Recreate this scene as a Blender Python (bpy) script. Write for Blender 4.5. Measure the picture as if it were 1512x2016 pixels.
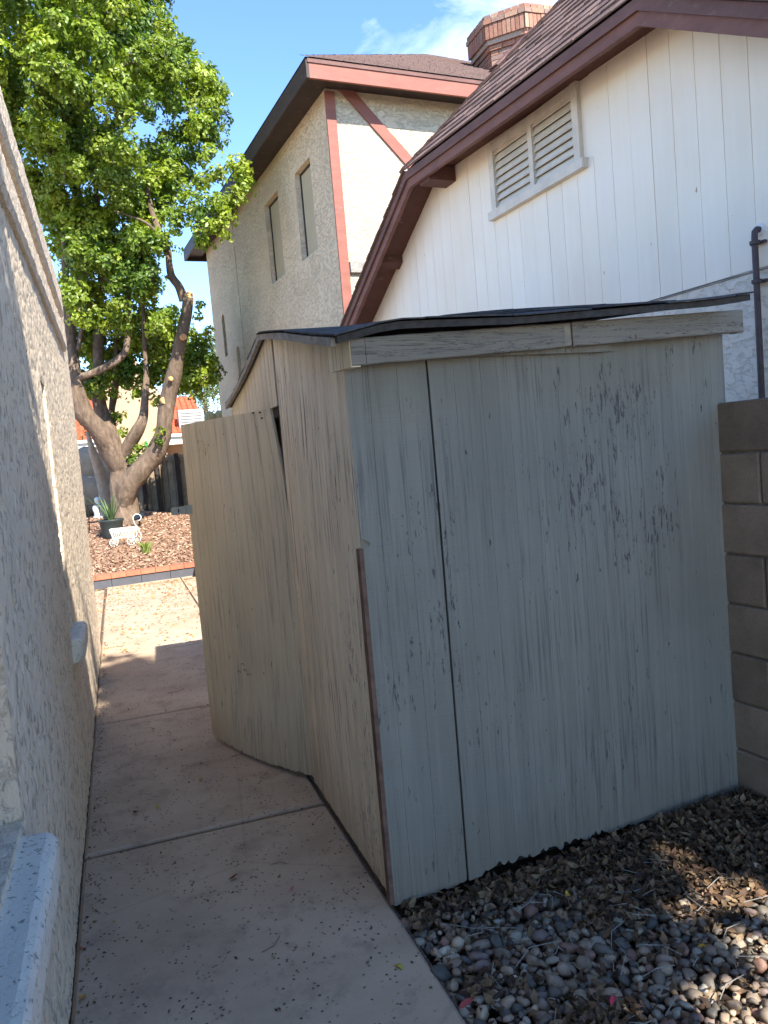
import bpy, math, random
import numpy as np
from mathutils import Vector, noise as mnoise
random.seed(7); rng=np.random.default_rng(11)
R_=math.radians
scene=bpy.context.scene
for o in list(bpy.data.objects): bpy.data.objects.remove(o)
# ------------------------------------------------------------------ camera
FPX=1540.0; CAMH=1.5
th=math.atan(112/FPX); ro=R_(4.9); yaw=math.atan(521/(FPX/math.cos(th)))
Fv=np.array([math.sin(yaw)*math.cos(th),math.cos(yaw)*math.cos(th),-math.sin(th)])
R0=np.array([math.cos(yaw),-math.sin(yaw),0.]); U0=np.cross(R0,Fv)
Rv=R0*math.cos(ro)-U0*math.sin(ro); Uv=U0*math.cos(ro)+R0*math.sin(ro)
CP=np.array([0,0,CAMH])
cd=bpy.data.cameras.new('camera'); cam=bpy.data.objects.new('camera',cd); scene.collection.objects.link(cam)
from mathutils import Matrix
m=Matrix(((Rv[0],Uv[0],-Fv[0],0),(Rv[1],Uv[1],-Fv[1],0),(Rv[2],Uv[2],-Fv[2],CAMH),(0,0,0,1)))
cam.matrix_world=m
cd.sensor_fit='VERTICAL'; cd.sensor_height=36; cd.sensor_width=27; cd.lens=FPX*36/2016; cd.clip_end=3000; cd.clip_start=.05
scene.camera=cam
scene.render.resolution_x=768; scene.render.resolution_y=1024
# survey helpers: turn a measured sight line into a point on a known plane
def ray(px,py): return Fv*FPX+Rv*(px-756)-Uv*(py-1008)
def onplane(px,py,p0,n):
    d=ray(px,py); p0=np.array(p0,float); n=np.array(n,float)
    return CP+d*(np.dot(p0-CP,n)/np.dot(d,n))
def aty(px,py,y): return onplane(px,py,(0,y,0),(0,1,0))
def atz(px,py,z=0): return onplane(px,py,(0,0,z),(0,0,1))
# ------------------------------------------------------------------ light
SUN=np.array([.19,-.72,.68]); SUN/=np.linalg.norm(SUN)
w=bpy.data.worlds.new('World'); scene.world=w; w.use_nodes=True
nt=w.node_tree; nt.nodes.clear()
N=nt.nodes.new; L=nt.links.new
sky=N('ShaderNodeTexSky'); sky.sky_type='NISHITA'; sky.sun_disc=False
sky.sun_elevation=math.asin(SUN[2]); sky.sun_rotation=math.atan2(SUN[0],SUN[1])
sky.air_density=1.0; sky.dust_density=.15; sky.ozone_density=3.6; sky.altitude=1500
hsv=N('ShaderNodeHueSaturation'); hsv.inputs['Saturation'].default_value=1.08; hsv.inputs['Hue'].default_value=.502
L(sky.outputs[0],hsv.inputs['Color'])
tc=N('ShaderNodeTexCoord'); mp=N('ShaderNodeMapping'); mp.inputs['Scale'].default_value=(1.6,3.0,7.0); mp.inputs['Rotation'].default_value=(0.1,0.2,.5)
L(tc.outputs['Generated'],mp.inputs[0])
cn=N('ShaderNodeTexNoise'); cn.inputs['Scale'].default_value=1.1; cn.inputs['Detail'].default_value=7; cn.inputs['Roughness'].default_value=.6; cn.inputs['Distortion'].default_value=.8
L(mp.outputs[0],cn.inputs['Vector'])
cr=N('ShaderNodeValToRGB'); cr.color_ramp.elements[0].position=.50; cr.color_ramp.elements[1].position=.74
cr.color_ramp.elements[1].color=(.75,.75,.75,1)
L(cn.outputs[0],cr.inputs[0])
cdv=ray(930,25)/np.linalg.norm(ray(930,25)); dp=N('ShaderNodeVectorMath'); dp.operation='DOT_PRODUCT'; nv=N('ShaderNodeVectorMath'); nv.operation='NORMALIZE'; L(tc.outputs['Generated'],nv.inputs[0]); L(nv.outputs[0],dp.inputs[0]); dp.inputs[1].default_value=tuple(cdv)
mr=N('ShaderNodeMapRange'); mr.inputs[1].default_value=.955; mr.inputs[2].default_value=.998; mr.inputs[3].default_value=-.16; mr.inputs[4].default_value=.11; L(dp.outputs['Value'],mr.inputs[0])
ad=N('ShaderNodeMath'); L(cn.outputs[0],ad.inputs[0]); L(mr.outputs[0],ad.inputs[1]); L(ad.outputs[0],cr.inputs[0])
mx=N('ShaderNodeMix'); mx.data_type='RGBA'; L(cr.outputs[0],mx.inputs[0]); L(hsv.outputs[0],mx.inputs[6]); mx.inputs[7].default_value=(6.0,6.3,7.0,1)
bg=N('ShaderNodeBackground'); bg.inputs[1].default_value=.128; L(mx.outputs[2],bg.inputs[0])
wo=N('ShaderNodeOutputWorld'); L(bg.outputs[0],wo.inputs[0])
sd=bpy.data.lights.new('sun','SUN'); sd.energy=3.5; sd.angle=R_(.53); sd.color=(1,.93,.82)
so=bpy.data.objects.new('sun',sd); scene.collection.objects.link(so)
so.rotation_euler=Vector(tuple(SUN)).to_track_quat('Z','Y').to_euler(); so.location=(20,-30,40)
scene.view_settings.view_transform='Standard'; scene.view_settings.look='None'
scene.view_settings.gamma=1; scene.view_settings.exposure=1.88
# ------------------------------------------------------------------ object helpers
col=scene.collection
def tag(o,label=None,cat=None,group=None,kind=None):
    if label: o['label']=label
    if cat: o['category']=cat
    if group: o['group']=group
    if kind: o['kind']=kind
    return o
def empty(name,loc,label=None,cat=None,group=None,kind=None):
    o=bpy.data.objects.new(name,None); o.location=tuple(loc); o.empty_display_size=.2; col.objects.link(o)
    bpy.context.view_layer.update()
    return tag(o,label,cat,group,kind)
def worldloc(o):
    v=Vector((0,0,0))
    while o: v=v+Vector(o.location); o=o.parent
    return v
class MB:
    def __init__(s): s.v=[]; s.f=[]; s.mi=[]; s.c=0
    def quad(s,a,b,c,d):
        n=len(s.v); s.v+= [tuple(a),tuple(b),tuple(c),tuple(d)]; s.f.append((n,n+1,n+2,n+3))
    def poly(s,pts):
        n=len(s.v); s.v+=[tuple(p) for p in pts]; s.f.append(tuple(range(n,n+len(pts))))
    def hexa(s,p):   # 8 pts: bottom loop 0-3, top loop 4-7
        n=len(s.v); s.v+=[tuple(q) for q in p]
        s.f+=[(n+3,n+2,n+1,n),(n+4,n+5,n+6,n+7)]+[(n+i,n+(i+1)%4,n+4+(i+1)%4,n+4+i) for i in range(4)]
    def box(s,x0,x1,y0,y1,z0,z1,fn=None):
        p=[(x0,y0,z0),(x1,y0,z0),(x1,y1,z0),(x0,y1,z0),(x0,y0,z1),(x1,y0,z1),(x1,y1,z1),(x0,y1,z1)]
        if fn: p=[fn(*q) for q in p]
        s.hexa(p)
    def prism(s,a,b):  # two matching loops of points
        n=len(s.v); k=len(a); s.v+=[tuple(q) for q in a]+[tuple(q) for q in b]
        s.f.append(tuple(n+i for i in reversed(range(k)))); s.f.append(tuple(n+k+i for i in range(k)))
        s.f+=[(n+i,n+(i+1)%k,n+k+(i+1)%k,n+k+i) for i in range(k)]
    def grid(s,P):   # P[i][j]
        n=len(s.v); ni=len(P); nj=len(P[0])
        for r in P: s.v+=[tuple(q) for q in r]
        for i in range(ni-1):
            for j in range(nj-1):
                a=n+i*nj+j; s.f.append((a,a+1,a+nj+1,a+nj))
    def tube(s,pts,rad,k=8,cap=True,jit=0):
        pts=[Vector(tuple(p)) for p in pts]; rr=rad if hasattr(rad,'__len__') else [rad]*len(pts)
        n=len(s.v); up=None
        for i,p in enumerate(pts):
            d=(pts[min(i+1,len(pts)-1)]-pts[max(i-1,0)]).normalized()
            if up is None:
                up=Vector((0,0,1)) if abs(d.z)<.9 else Vector((1,0,0))
            sx=d.cross(up).normalized(); up=sx.cross(d).normalized()
            for j in range(k):
                a=2*math.pi*j/k; r=rr[i]*(1+(jit*mnoise.noise(p*2.3+Vector((math.cos(a),math.sin(a),0))*1.3)))
                q=p+sx*math.cos(a)*r+up*math.sin(a)*r; s.v.append(tuple(q))
        for i in range(len(pts)-1):
            for j in range(k):
                a=n+i*k+j; b=n+i*k+(j+1)%k; s.f.append((a,b,b+k,a+k))
        if cap:
            s.f.append(tuple(n+j for j in reversed(range(k)))); s.f.append(tuple(n+(len(pts)-1)*k+j for j in range(k)))
    def build(s,name,mat,parent=None,smooth=False,loc=None,**k):
        me=bpy.data.meshes.new(name); 
        org=worldloc(parent) if parent else Vector(loc if loc is not None else (0,0,0))
        if s.v:
            arr=np.array(s.v,dtype=float)-np.array(org)
            me.from_pydata(arr.tolist(),[],s.f)
        me.materials.append(mat)
        if smooth: me.polygons.foreach_set('use_smooth',[True]*len(me.polygons))
        me.update(); o=bpy.data.objects.new(name,me); col.objects.link(o)
        if parent: o.parent=parent
        else: o.location=org
        return tag(o,**k)
def inst(name,mesh,parent,loc,rot=(0,0,0),scale=(1,1,1)):   # piece sharing mesh data, loc in world coords
    o=bpy.data.objects.new(name,mesh); col.objects.link(o); o.parent=parent
    o.location=Vector(tuple(loc))-worldloc(parent); o.rotation_euler=rot; o.scale=scale
    return o
def fastmesh(name,V,Fq,mat,parent=None,colattr=None,smooth=False,loc=(0,0,0),**k):
    org=np.array(worldloc(parent)) if parent else np.array(loc,float)
    me=bpy.data.meshes.new(name); V=np.asarray(V,dtype=np.float32)-org.astype(np.float32); Fq=np.asarray(Fq,dtype=np.int32)
    nf,nk=Fq.shape
    me.vertices.add(len(V)); me.vertices.foreach_set('co',V.ravel().astype(np.float32))
    me.loops.add(nf*nk); me.loops.foreach_set('vertex_index',Fq.ravel())
    me.polygons.add(nf); me.polygons.foreach_set('loop_start',np.arange(0,nf*nk,nk,dtype=np.int32)); me.polygons.foreach_set('loop_total',np.full(nf,nk,dtype=np.int32))
    if smooth: me.polygons.foreach_set('use_smooth',np.ones(nf,dtype=bool))
    me.update(calc_edges=True)
    if colattr is not None:
        a=me.color_attributes.new('Col','FLOAT_COLOR','POINT'); cc=np.ones((len(V),4),dtype=np.float32); cc[:,:3]=colattr; a.data.foreach_set('color',cc.ravel())
    me.materials.append(mat); o=bpy.data.objects.new(name,me); col.objects.link(o)
    if parent: o.parent=parent
    else: o.location=tuple(org)
    return tag(o,**k)
# ------------------------------------------------------------------ material helpers
class NM:
    def __init__(s,name):
        s.m=bpy.data.materials.new(name); s.m.use_nodes=True; s.t=s.m.node_tree; s.t.nodes.clear()
        s.b=s.n('ShaderNodeBsdfPrincipled'); s.o=s.n('ShaderNodeOutputMaterial'); s.l(s.b.outputs[0],s.o.inputs[0])
        s.tc=s.n('ShaderNodeTexCoord'); s.b.inputs['Roughness'].default_value=.85; s.b.inputs['Specular IOR Level'].default_value=.25
    def n(s,t): return s.t.nodes.new(t)
    def l(s,a,b): s.t.links.new(a,b)
    def map(s,scale=(1,1,1),rot=(0,0,0),loc=(0,0,0),src=None):
        m=s.n('ShaderNodeMapping'); m.inputs['Scale'].default_value=scale; m.inputs['Rotation'].default_value=rot; m.inputs['Location'].default_value=loc
        s.l(src or s.tc.outputs['Object'],m.inputs[0]); return m.outputs[0]
    def noise(s,v,scale=5,det=4,rough=.55,dist=0):
        n=s.n('ShaderNodeTexNoise'); n.inputs['Scale'].default_value=scale; n.inputs['Detail'].default_value=det; n.inputs['Roughness'].default_value=rough; n.inputs['Distortion'].default_value=dist
        s.l(v,n.inputs['Vector']); return n.outputs['Fac']
    def voro(s,v,scale=5,feat='F1',rnd=1):
        n=s.n('ShaderNodeTexVoronoi'); n.feature=feat; n.inputs['Scale'].default_value=scale; n.inputs['Randomness'].default_value=rnd
        s.l(v,n.inputs['Vector']); return n.outputs['Distance']
    def ramp(s,f,stops):
        r=s.n('ShaderNodeValToRGB'); e=r.color_ramp.elements
        while len(e)<len(stops): e.new(.5)
        for q,(p,c) in zip(e,stops):
            q.position=p; q.color=(c,c,c,1) if not hasattr(c,'__len__') else (*c,1)
        s.l(f,r.inputs[0]); return r.outputs[0]
    def mix(s,f,a,b,mode='MIX'):
        m=s.n('ShaderNodeMix'); m.data_type='RGBA'; m.blend_type=mode
        for i,x in ((0,f),(6,a),(7,b)):
            if hasattr(x,'is_linked'): s.l(x,m.inputs[i])
            elif hasattr(x,'__len__'): m.inputs[i].default_value=(*x,1)
            elif i==0: m.inputs[0].default_value=x
            else: m.inputs[i].default_value=(x,x,x,1)
        return m.outputs[2]
    def math(s,op,a,b=0,c=None):
        m=s.n('ShaderNodeMath'); m.operation=op
        for i,x in enumerate((a,b)):
            if hasattr(x,'is_linked'): s.l(x,m.inputs[i])
            else: m.inputs[i].default_value=x
        return m.outputs[0]
    def bump(s,h,strength=.5,dist=.01,prev=None):
        b=s.n('ShaderNodeBump'); b.inputs['Strength'].default_value=strength; b.inputs['Distance'].default_value=dist
        s.l(h,b.inputs['Height'])
        if prev: s.l(prev,b.inputs['Normal'])
        return b.outputs[0]
    def fin(s,color,normal=None,rough=None):
        if hasattr(color,'is_linked'): s.l(color,s.b.inputs['Base Color'])
        else: s.b.inputs['Base Color'].default_value=(*color,1)
        if normal is not None: s.l(normal,s.b.inputs['Normal'])
        if rough is not None:
            if hasattr(rough,'is_linked'): s.l(rough,s.b.inputs['Roughness'])
            else: s.b.inputs['Roughness'].default_value=rough
        return s.m
    def orand(s):
        o=s.n('ShaderNodeObjectInfo'); return o.outputs['Random']
    def sepz(s):
        x=s.n('ShaderNodeSeparateXYZ'); s.l(s.tc.outputs['Object'],x.inputs[0]); return x.outputs
def simple(name,c,rough=.7,var=.15,scale=8,bumps=.2,metal=0,obj=0):
    m=NM(name); v=m.map(); f=m.noise(v,scale,5)
    c1=tuple(x*(1-var) for x in c); c2=tuple(min(1,x*(1+var)) for x in c)
    k=m.ramp(f,[(.3,c1),(.7,c2)])
    if obj:
        k=m.mix(1,k,m.ramp(m.orand(),[(0,1-obj),(1,1+obj)]),'MULTIPLY')
    m.b.inputs['Metallic'].default_value=metal
    return m.fin(k,m.bump(m.noise(v,scale*6,4),bumps,.004),rough)
def stucco(name,c,scale=14,strength=.9,dist=.012,pits=.5,stretch=(1,1,1),pitcol=(.12,.105,.09),pth=.36):
    m=NM(name); v=m.map(stretch)
    wv=m.n('ShaderNodeTexNoise'); wv.inputs['Scale'].default_value=scale*.6; m.l(v,wv.inputs['Vector'])
    vv=m.n('ShaderNodeVectorMath'); vv.operation='ADD'; sc=m.n('ShaderNodeVectorMath'); sc.operation='SCALE'; sc.inputs['Scale'].default_value=.06*14/scale
    m.l(wv.outputs['Color'],sc.inputs[0]); m.l(v,vv.inputs[0]); m.l(sc.outputs[0],vv.inputs[1]); v2=vv.outputs[0]
    f=m.noise(v2,scale,5,.6,.6)
    plate=m.ramp(f,[(.40,0),(.50,.85),(.62,1)])
    fine=m.noise(v,scale*7,3)
    h=m.math('ADD',m.math('MULTIPLY',plate,1),m.math('MULTIPLY',fine,.22))
    big=m.ramp(m.noise(v,1.2,5),[(.3,tuple(x*.88 for x in c)),(.7,tuple(min(1,x*1.06) for x in c))])
    pm=m.ramp(f,[(pth,pits),(pth+.05,0)])
    k=m.mix(pm,big,pitcol)
    return m.fin(k,m.bump(h,strength,dist),.92)
def wood_paint(name,paint,wood,streak=.5,chips=.5,vert=True,chipmask=None,grain=70,dirt=(.25,.2,.15),obj=0,saw=.3,zone=None):
    m=NM(name)
    sc=(grain,grain,2.2) if vert else (2.2,grain,grain)
    v=m.map(sc); g=m.noise(v,1,6,.65,.3)
    v0=m.map((1,1,1)); big=m.noise(v0,1.6,4)
    base=m.ramp(big,[(.3,tuple(x*.86 for x in paint)),(.72,tuple(min(1,x*1.08) for x in paint))])
    vs=m.map((grain*.28,grain*.28,.9) if vert else (.9,grain*.28,grain*.28)); st=m.noise(vs,1,5,.7)
    k=m.mix(m.ramp(st,[(.42,streak*.55),(.62,0)]),base,tuple(x*.62 for x in paint))
    # worn grain: paint gone in the soft wood lines
    gm=m.ramp(g,[(.40,1),(.47,0)])
    gmask=m.ramp(m.noise(v0,2.3,3),[(.38,0),(.62,1)])
    k=m.mix(m.math('MULTIPLY',m.math('MULTIPLY',gm,gmask),streak),k,wood)
    # chips
    vc=m.map((75,75,13) if vert else (13,75,75)); c=m.noise(vc,1,4,.75)
    lo=m.noise(m.map((1,1,.7),loc=(3.1,1,7)),2.6,3,.5)
    ca=m.math('ADD',m.math('MULTIPLY',c,.75),m.math('MULTIPLY',lo,.42))
    if zone:
        sb_=m.n('ShaderNodeVectorMath'); sb_.operation='DISTANCE'; m.l(m.tc.outputs['Object'],sb_.inputs[0]); sb_.inputs[1].default_value=zone[0]
        zr=m.ramp(sb_.outputs['Value'],[(.1,.055),(zone[1],0)]); ca=m.math('ADD',ca,m.math('MULTIPLY',zr,1))
    cm=m.ramp(ca if True else m.math('ADD',m.math('MULTIPLY',c,.75),m.math('MULTIPLY',lo,.42)),[(.735-.05*chips,0),(.75-.05*chips,1)])
    k=m.mix(cm,k,wood)
    if not vert:
        ck_=m.noise(m.map((1.3,20,26)),1,5,.7,1.2); k=m.mix(m.ramp(ck_,[(.487,0),(.497,.85),(.503,.85),(.513,0)]),k,tuple(x*.4 for x in wood))
    # blackish specks
    sp=m.ramp(m.noise(m.map((45,45,14)),1,3,.6),[(.70,0),(.73,.8)])
    k=m.mix(sp,k,tuple(x*.35 for x in wood))
    z=m.sepz()[2]
    dr=m.ramp(m.math('ADD',z,m.math('MULTIPLY',m.noise(v,1,3),.25)),[(.05,.45),(.42,0)])
    k=m.mix(dr,k,dirt)
    if obj: k=m.mix(1,k,m.ramp(m.orand(),[(0,1-obj),(1,1+obj)]),'MULTIPLY')
    sawn=m.noise(m.map((3,3,240) if vert else (240,3,3)),1,2)
    h=m.math('ADD',m.math('ADD',m.math('MULTIPLY',g,.8),m.math('MULTIPLY',sawn,saw)),m.math('MULTIPLY',cm,-.7))
    return m.fin(k,m.bump(h,.45,.004),.8)
M={}
M['own_stucco']=stucco('own_stucco',(.76,.63,.47),34,.55,.006,.5,(1,1.0,.5),pth=.40)
M['own_band']=stucco('own_band',(.74,.62,.48),24,.8,.008,.35)
M['sill_white']=stucco('sill_white',(.70,.66,.57),70,.4,.003,.7,pitcol=(.06,.055,.05))
M['house_stucco']=stucco('house_stucco',(.66,.55,.39),12,.8,.018,.07,(1,1,1.7),(.42,.36,.28))
M['low_stucco']=stucco('low_stucco',(.76,.68,.57),15,.8,.010,.15,(1,1,1.5),(.45,.42,.40))
M['tan_stucco']=stucco('tan_stucco',(.50,.34,.22),4,.4,.01,.1)
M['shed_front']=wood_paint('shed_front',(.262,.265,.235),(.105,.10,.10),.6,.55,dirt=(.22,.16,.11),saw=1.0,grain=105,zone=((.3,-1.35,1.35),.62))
M['shed_side_lit']=wood_paint('shed_side_lit',(.88,.76,.58),(.22,.18,.16),.85,.35,grain=58,dirt=(.22,.15,.10))  # paler than the front: light bounced off the sunlit wall is in the colour
M['shed_door']=wood_paint('shed_door',(.72,.615,.45),(.17,.14,.12),.45,.05,grain=60,dirt=(.27,.19,.13))
M['shed_gable']=wood_paint('shed_gable',(.78,.68,.50),(.18,.14,.11),.5,.1,grain=60)
M['shed_fascia']=wood_paint('shed_fascia',(.27,.26,.23),(.13,.12,.13),.6,.15,vert=False,grain=50,dirt=(.3,.3,.3))
M['bare_wood']=simple('bare_wood',(.16,.10,.075),.85,.35,22,.6)
M['dark_wood']=simple('dark_wood',(.055,.04,.035),.9,.3,22,.5)
M['grey_wood']=simple('grey_wood',(.30,.28,.25),.9,.35,20,.7)
M['black']=simple('black',(.012,.012,.013),.9,.1)
M['black_shingle']=simple('black_shingle',(.06,.06,.062),.85,.35,40,.6,obj=.35)
M['metal']=simple('metal',(.42,.44,.43),.42,.12,12,.1,metal=.8)
M['rust']=simple('rust',(.13,.06,.035),.9,.3,90,.3)
m=NM('siding_paint'); v=m.map((1,1,1)); f=m.noise(m.map((16,16,1.2)),1,4)
k=m.ramp(m.noise(v,1.1,4),[(.3,(.88,.77,.62)),(.7,(.92,.84,.72))]); k=m.mix(m.ramp(f,[(.35,.10),(.6,0)]),k,(.66,.57,.44))
k=m.mix(m.ramp(m.noise(m.map((22,22,9),loc=(2,2,2)),1,2),[(.765,0),(.78,.8)]),k,(.42,.25,.15))
k=m.mix(1,k,m.ramp(m.orand(),[(0,.965),(1,1.02)]),'MULTIPLY')
M['siding']=m.fin(k,m.bump(m.noise(m.map((60,60,6)),1,4),.25,.003),.65)
def brownpaint(name,c,var=.25):
    m=NM(name); f=m.noise(m.map((3,3,9)),1,6,.7); k=m.ramp(f,[(.3,tuple(x*(1-var) for x in c)),(.72,tuple(x*(1+var) for x in c))])
    k=m.mix(m.ramp(m.noise(m.map((9,9,30)),1,5),[(.62,0),(.75,.35)]),k,(.34,.24,.20))
    return m.fin(k,m.bump(m.noise(m.map((10,10,60)),1,4),.3,.004),.6)
M['brown_trim']=brownpaint('brown_trim',(.15,.075,.062))
M['brown_face']=brownpaint('brown_face',(.19,.088,.068))
M['brown_soffit']=brownpaint('brown_soffit',(.12,.052,.042))
M['shaded_trim']=brownpaint('shaded_trim',(.050,.036,.033))  # darker copy of the trim, shade of the side eaves put into the colour
M['salmon_trim']=brownpaint('salmon_trim',(.27,.105,.078),.15)
m=NM('house_shingle'); f=m.noise(m.map(),60,4,.7); k=m.ramp(f,[(.3,(.10,.065,.058)),(.7,(.23,.155,.135))])
k=m.mix(1,k,m.ramp(m.orand(),[(0,.72),(1,1.3)]),'MULTIPLY'); M['house_shingle']=m.fin(k,m.bump(f,.6,.004),.9)
m=NM('brick'); o_=m.orand(); k=m.ramp(o_,[(0,(.20,.085,.06)),(.3,(.28,.125,.085)),(.6,(.33,.175,.12)),(.85,(.38,.27,.19)),(.93,(.16,.12,.11)),(1,(.22,.16,.14))])
k=m.mix(.35,k,m.ramp(m.noise(m.map(),35,5),[(.3,(.22,.1,.07)),(.7,(.5,.33,.24))])); M['brick']=m.fin(k,m.bump(m.noise(m.map(),80,4),.5,.004),.9)
M['mortar']=simple('mortar',(.36,.29,.24),.95,.15,30,.4)
m=NM('block'); f=m.noise(m.map(),6,6,.7); k=m.ramp(f,[(.3,(.20,.155,.112)),(.7,(.32,.25,.185))])
k=m.mix(m.ramp(m.noise(m.map(),150,3,.6),[(.60,0),(.68,.5)]),k,(.36,.30,.24)); k=m.mix(m.ramp(m.noise(m.map((1,1,1),loc=(5,5,5)),140,2),[(.30,.7),(.38,0)]),k,(.05,.04,.035))
k=m.mix(1,k,m.ramp(m.orand(),[(0,.82),(1,1.15)]),'MULTIPLY')
M['block']=m.fin(k,m.bump(m.noise(m.map(),130,5,.7),.8,.006),.95)
M['joint']=simple('joint',(.20,.17,.145),.95,.3,40,.6)
m=NM('concrete'); v=m.map(); f=m.noise(v,2.2,7,.62)
k=m.ramp(f,[(.25,(.40,.295,.20)),(.5,(.53,.405,.285)),(.75,(.62,.49,.355))])
k=m.mix(m.ramp(m.noise(m.map(loc=(4,2,0)),.9,3),[(.35,0),(.7,.6)]),k,(.31,.215,.155))
spm=m.math('MULTIPLY',m.ramp(m.voro(v,46),[(.14,1),(.24,0)]),m.ramp(m.noise(v,7,3),[(.43,0),(.56,1)]))
spm=m.math('MULTIPLY',spm,1.0); k=m.mix(m.ramp(m.noise(m.map((1,1,1),loc=(9,1,0)),5,6,.75),[(.52,0),(.66,.5)]),k,(.22,.165,.125)); k=m.mix(spm,k,(.075,.062,.06)); ce=m.n('ShaderNodeTexVoronoi'); ce.feature='DISTANCE_TO_EDGE'; ce.inputs['Scale'].default_value=.9; m.l(m.map((1,1,1),loc=(3.3,1.7,0)),ce.inputs['Vector']); k=m.mix(m.ramp(ce.outputs['Distance'],[(.0,.18),(.006,0)]),k,(.12,.09,.07))
k=m.mix(m.ramp(m.noise(m.map((1,1,1),loc=(7,3,0)),120,3,.7),[(.66,0),(.72,.75)]),k,(.06,.05,.045))
h=m.math('SUBTRACT',m.noise(v,60,5,.6),m.math('MULTIPLY',spm,1.5)); M['concrete']=m.fin(k,m.bump(h,.4,.004),.85)
M['soil']=simple('soil',(.085,.062,.048),.98,.4,18,.8)
M['desert']=simple('desert',(.46,.36,.26),.98,.25,2,.5)
m=NM('joint_dirt'); M['joint_dirt']=m.fin(m.ramp(m.noise(m.map(),60,4),[(.3,(.06,.045,.035)),(.7,(.19,.14,.105))]),m.bump(m.noise(m.map(),90,3),1,.01),.98)
def attr(name,rough=.8,trans=0,bump=30,spec=.3,gain=1.):
    m=NM(name); a=m.n('ShaderNodeAttribute'); a.attribute_name='Col'
    k=m.mix(1,a.outputs['Color'],m.ramp(m.noise(m.map(),bump,4),[(.25,.78*gain),(.75,1.2*gain)]),'MULTIPLY')
    m.fin(k,m.bump(m.noise(m.map(),bump*3,3),.3,.003),rough); m.b.inputs['Specular IOR Level'].default_value=spec
    if trans:
        t=m.n('ShaderNodeBsdfTranslucent'); m.l(m.mix(1,k,(1.25,1.35,.55),'MULTIPLY'),t.inputs[0]); x=m.n('ShaderNodeMixShader'); x.inputs[0].default_value=trans
        m.l(m.b.outputs[0],x.inputs[1]); m.l(t.outputs[0],x.inputs[2]); m.l(x.outputs[0],m.o.inputs[0])
    return m.m
M['pebble']=attr('pebble',.62,0,60,.45)
M['leaf']=attr('leaf',.42,.36,6,.5)
M['dryleaf']=attr('dryleaf',.8,.1,40)
M['mulch']=attr('mulch',.9,0,40)
m=NM('bark'); v=m.map((1,1,.35)); f=m.noise(v,14,6,.7,.5)
k=m.ramp(f,[(.3,(.085,.06,.042)),(.55,(.18,.13,.093)),(.75,(.30,.225,.165))]); M['bark']=m.fin(k,m.bump(f,.9,.03),.9)
M['bark_pale']=simple('bark_pale',(.40,.31,.23),.9,.2,9,.6)
M['cut_wood']=simple('cut_wood',(.62,.36,.16),.8,.15,20,.3)
M['terracotta']=simple('terracotta',(.50,.115,.055),.8,.25,6,.3,obj=.15)
M['capbrick']=simple('capbrick',(.44,.15,.09),.85,.12,14,.3,obj=.12)
M['greyblock']=simple('greyblock',(.085,.09,.105),.85,.08,14,.3,obj=.05)
M['white']=simple('white',(.78,.77,.73),.6,.06,9,.1)
M['iron_white']=simple('iron_white',(.74,.71,.62),.5,.1,30,.2)
M['fence_wood']=simple('fence_wood',(.30,.225,.155),.9,.3,7,.5,obj=.2)
M['fence_dark']=simple('fence_dark',(.05,.035,.028),.9,.2,7,.4)
M['pipe']=simple('pipe',(.085,.07,.075),.55,.2,14,.2)
M['screen']=simple('screen',(.42,.37,.26),.75,.04,3,.1)
M['frame_dark']=simple('frame_dark',(.03,.028,.03),.5,.1)
M['louver']=simple('louver',(.66,.60,.51),.7,.1,9,.2)
M['pot']=simple('pot',(.035,.045,.045),.5,.2,9,.2)
M['green_cloth']=simple('green_cloth',(.03,.33,.06),.8,.1,9,.2)
M['cactus']=simple('cactus',(.42,.36,.19),.9,.2,30,.5)
M['acgrey']=simple('acgrey',(.45,.45,.43),.6,.06,9,.1)
M['pink']=simple('pink',(.60,.05,.10),.6,.2,30,.2)
M['glass_dark']=simple('glass_dark',(.02,.025,.03),.08,.1)
M['capstone']=simple('capstone',(.33,.33,.31),.9,.12,14,.5)

# ================================================================== SETTING
g=MB(); g.grid([[(x,y,-.06) for x in (-600,-40,-8,8,40,600)] for y in (-600,-40,0,12,40,600)]); g.build('ground',M['desert'],kind='structure')
g=MB(); 
XW=-.28
# path: slabs
path=MB(); path.box(-.30,.735,-1.2,12.2,-.055,-.018); path_o=path.build('path',M['joint_dirt'],kind='structure')
jy=[-.9,1.32,3.29,5.065,6.95,8.9,10.6]
for i in range(len(jy)-1):
    jw=.016 if i==1 else .007
    a,b=jy[i]+(.014 if i==2 else .007),jy[i+1]-jw
    x0=-.277; x1=.722
    s=MB(); e=.012
    n=int(10)
    # slab with rounded arrises and slightly uneven top
    rows=[]
    ys=[a,a+e*.4,a+e]+list(np.linspace(a+e,b-e,n)[1:-1])+[b-e,b-e*.4,b]
    xs=[x0,x0+e]+list(np.linspace(x0+e,x1-e,7)[1:-1])+[x1-e,x1]
    for yy in ys:
        r=[]
        for xx in xs:
            ed=min(yy-a,b-yy,xx-x0,x1-xx); z=(-.012 if ed<.003 else (-.004 if ed<.008 else 0))+.002*mnoise.noise(Vector((xx*2,yy*2,i)))
            r.append((xx,yy,z))
        rows.append(r)
    s.grid(rows); 
    P=rows; loop=[P[0][j] for j in range(len(xs))]+[P[k_][-1] for k_ in range(1,len(ys))]+[P[-1][j] for j in range(len(xs)-2,-1,-1)]+[P[k_][0] for k_ in range(len(ys)-2,0,-1)]
    for k_ in range(len(loop)):
        p,q=loop[k_],loop[(k_+1)%len(loop)]; s.quad((p[0],p[1],-.05),(q[0],q[1],-.05),q,p)
    s.build('slab',M['concrete'],path_o,smooth=False)
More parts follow.
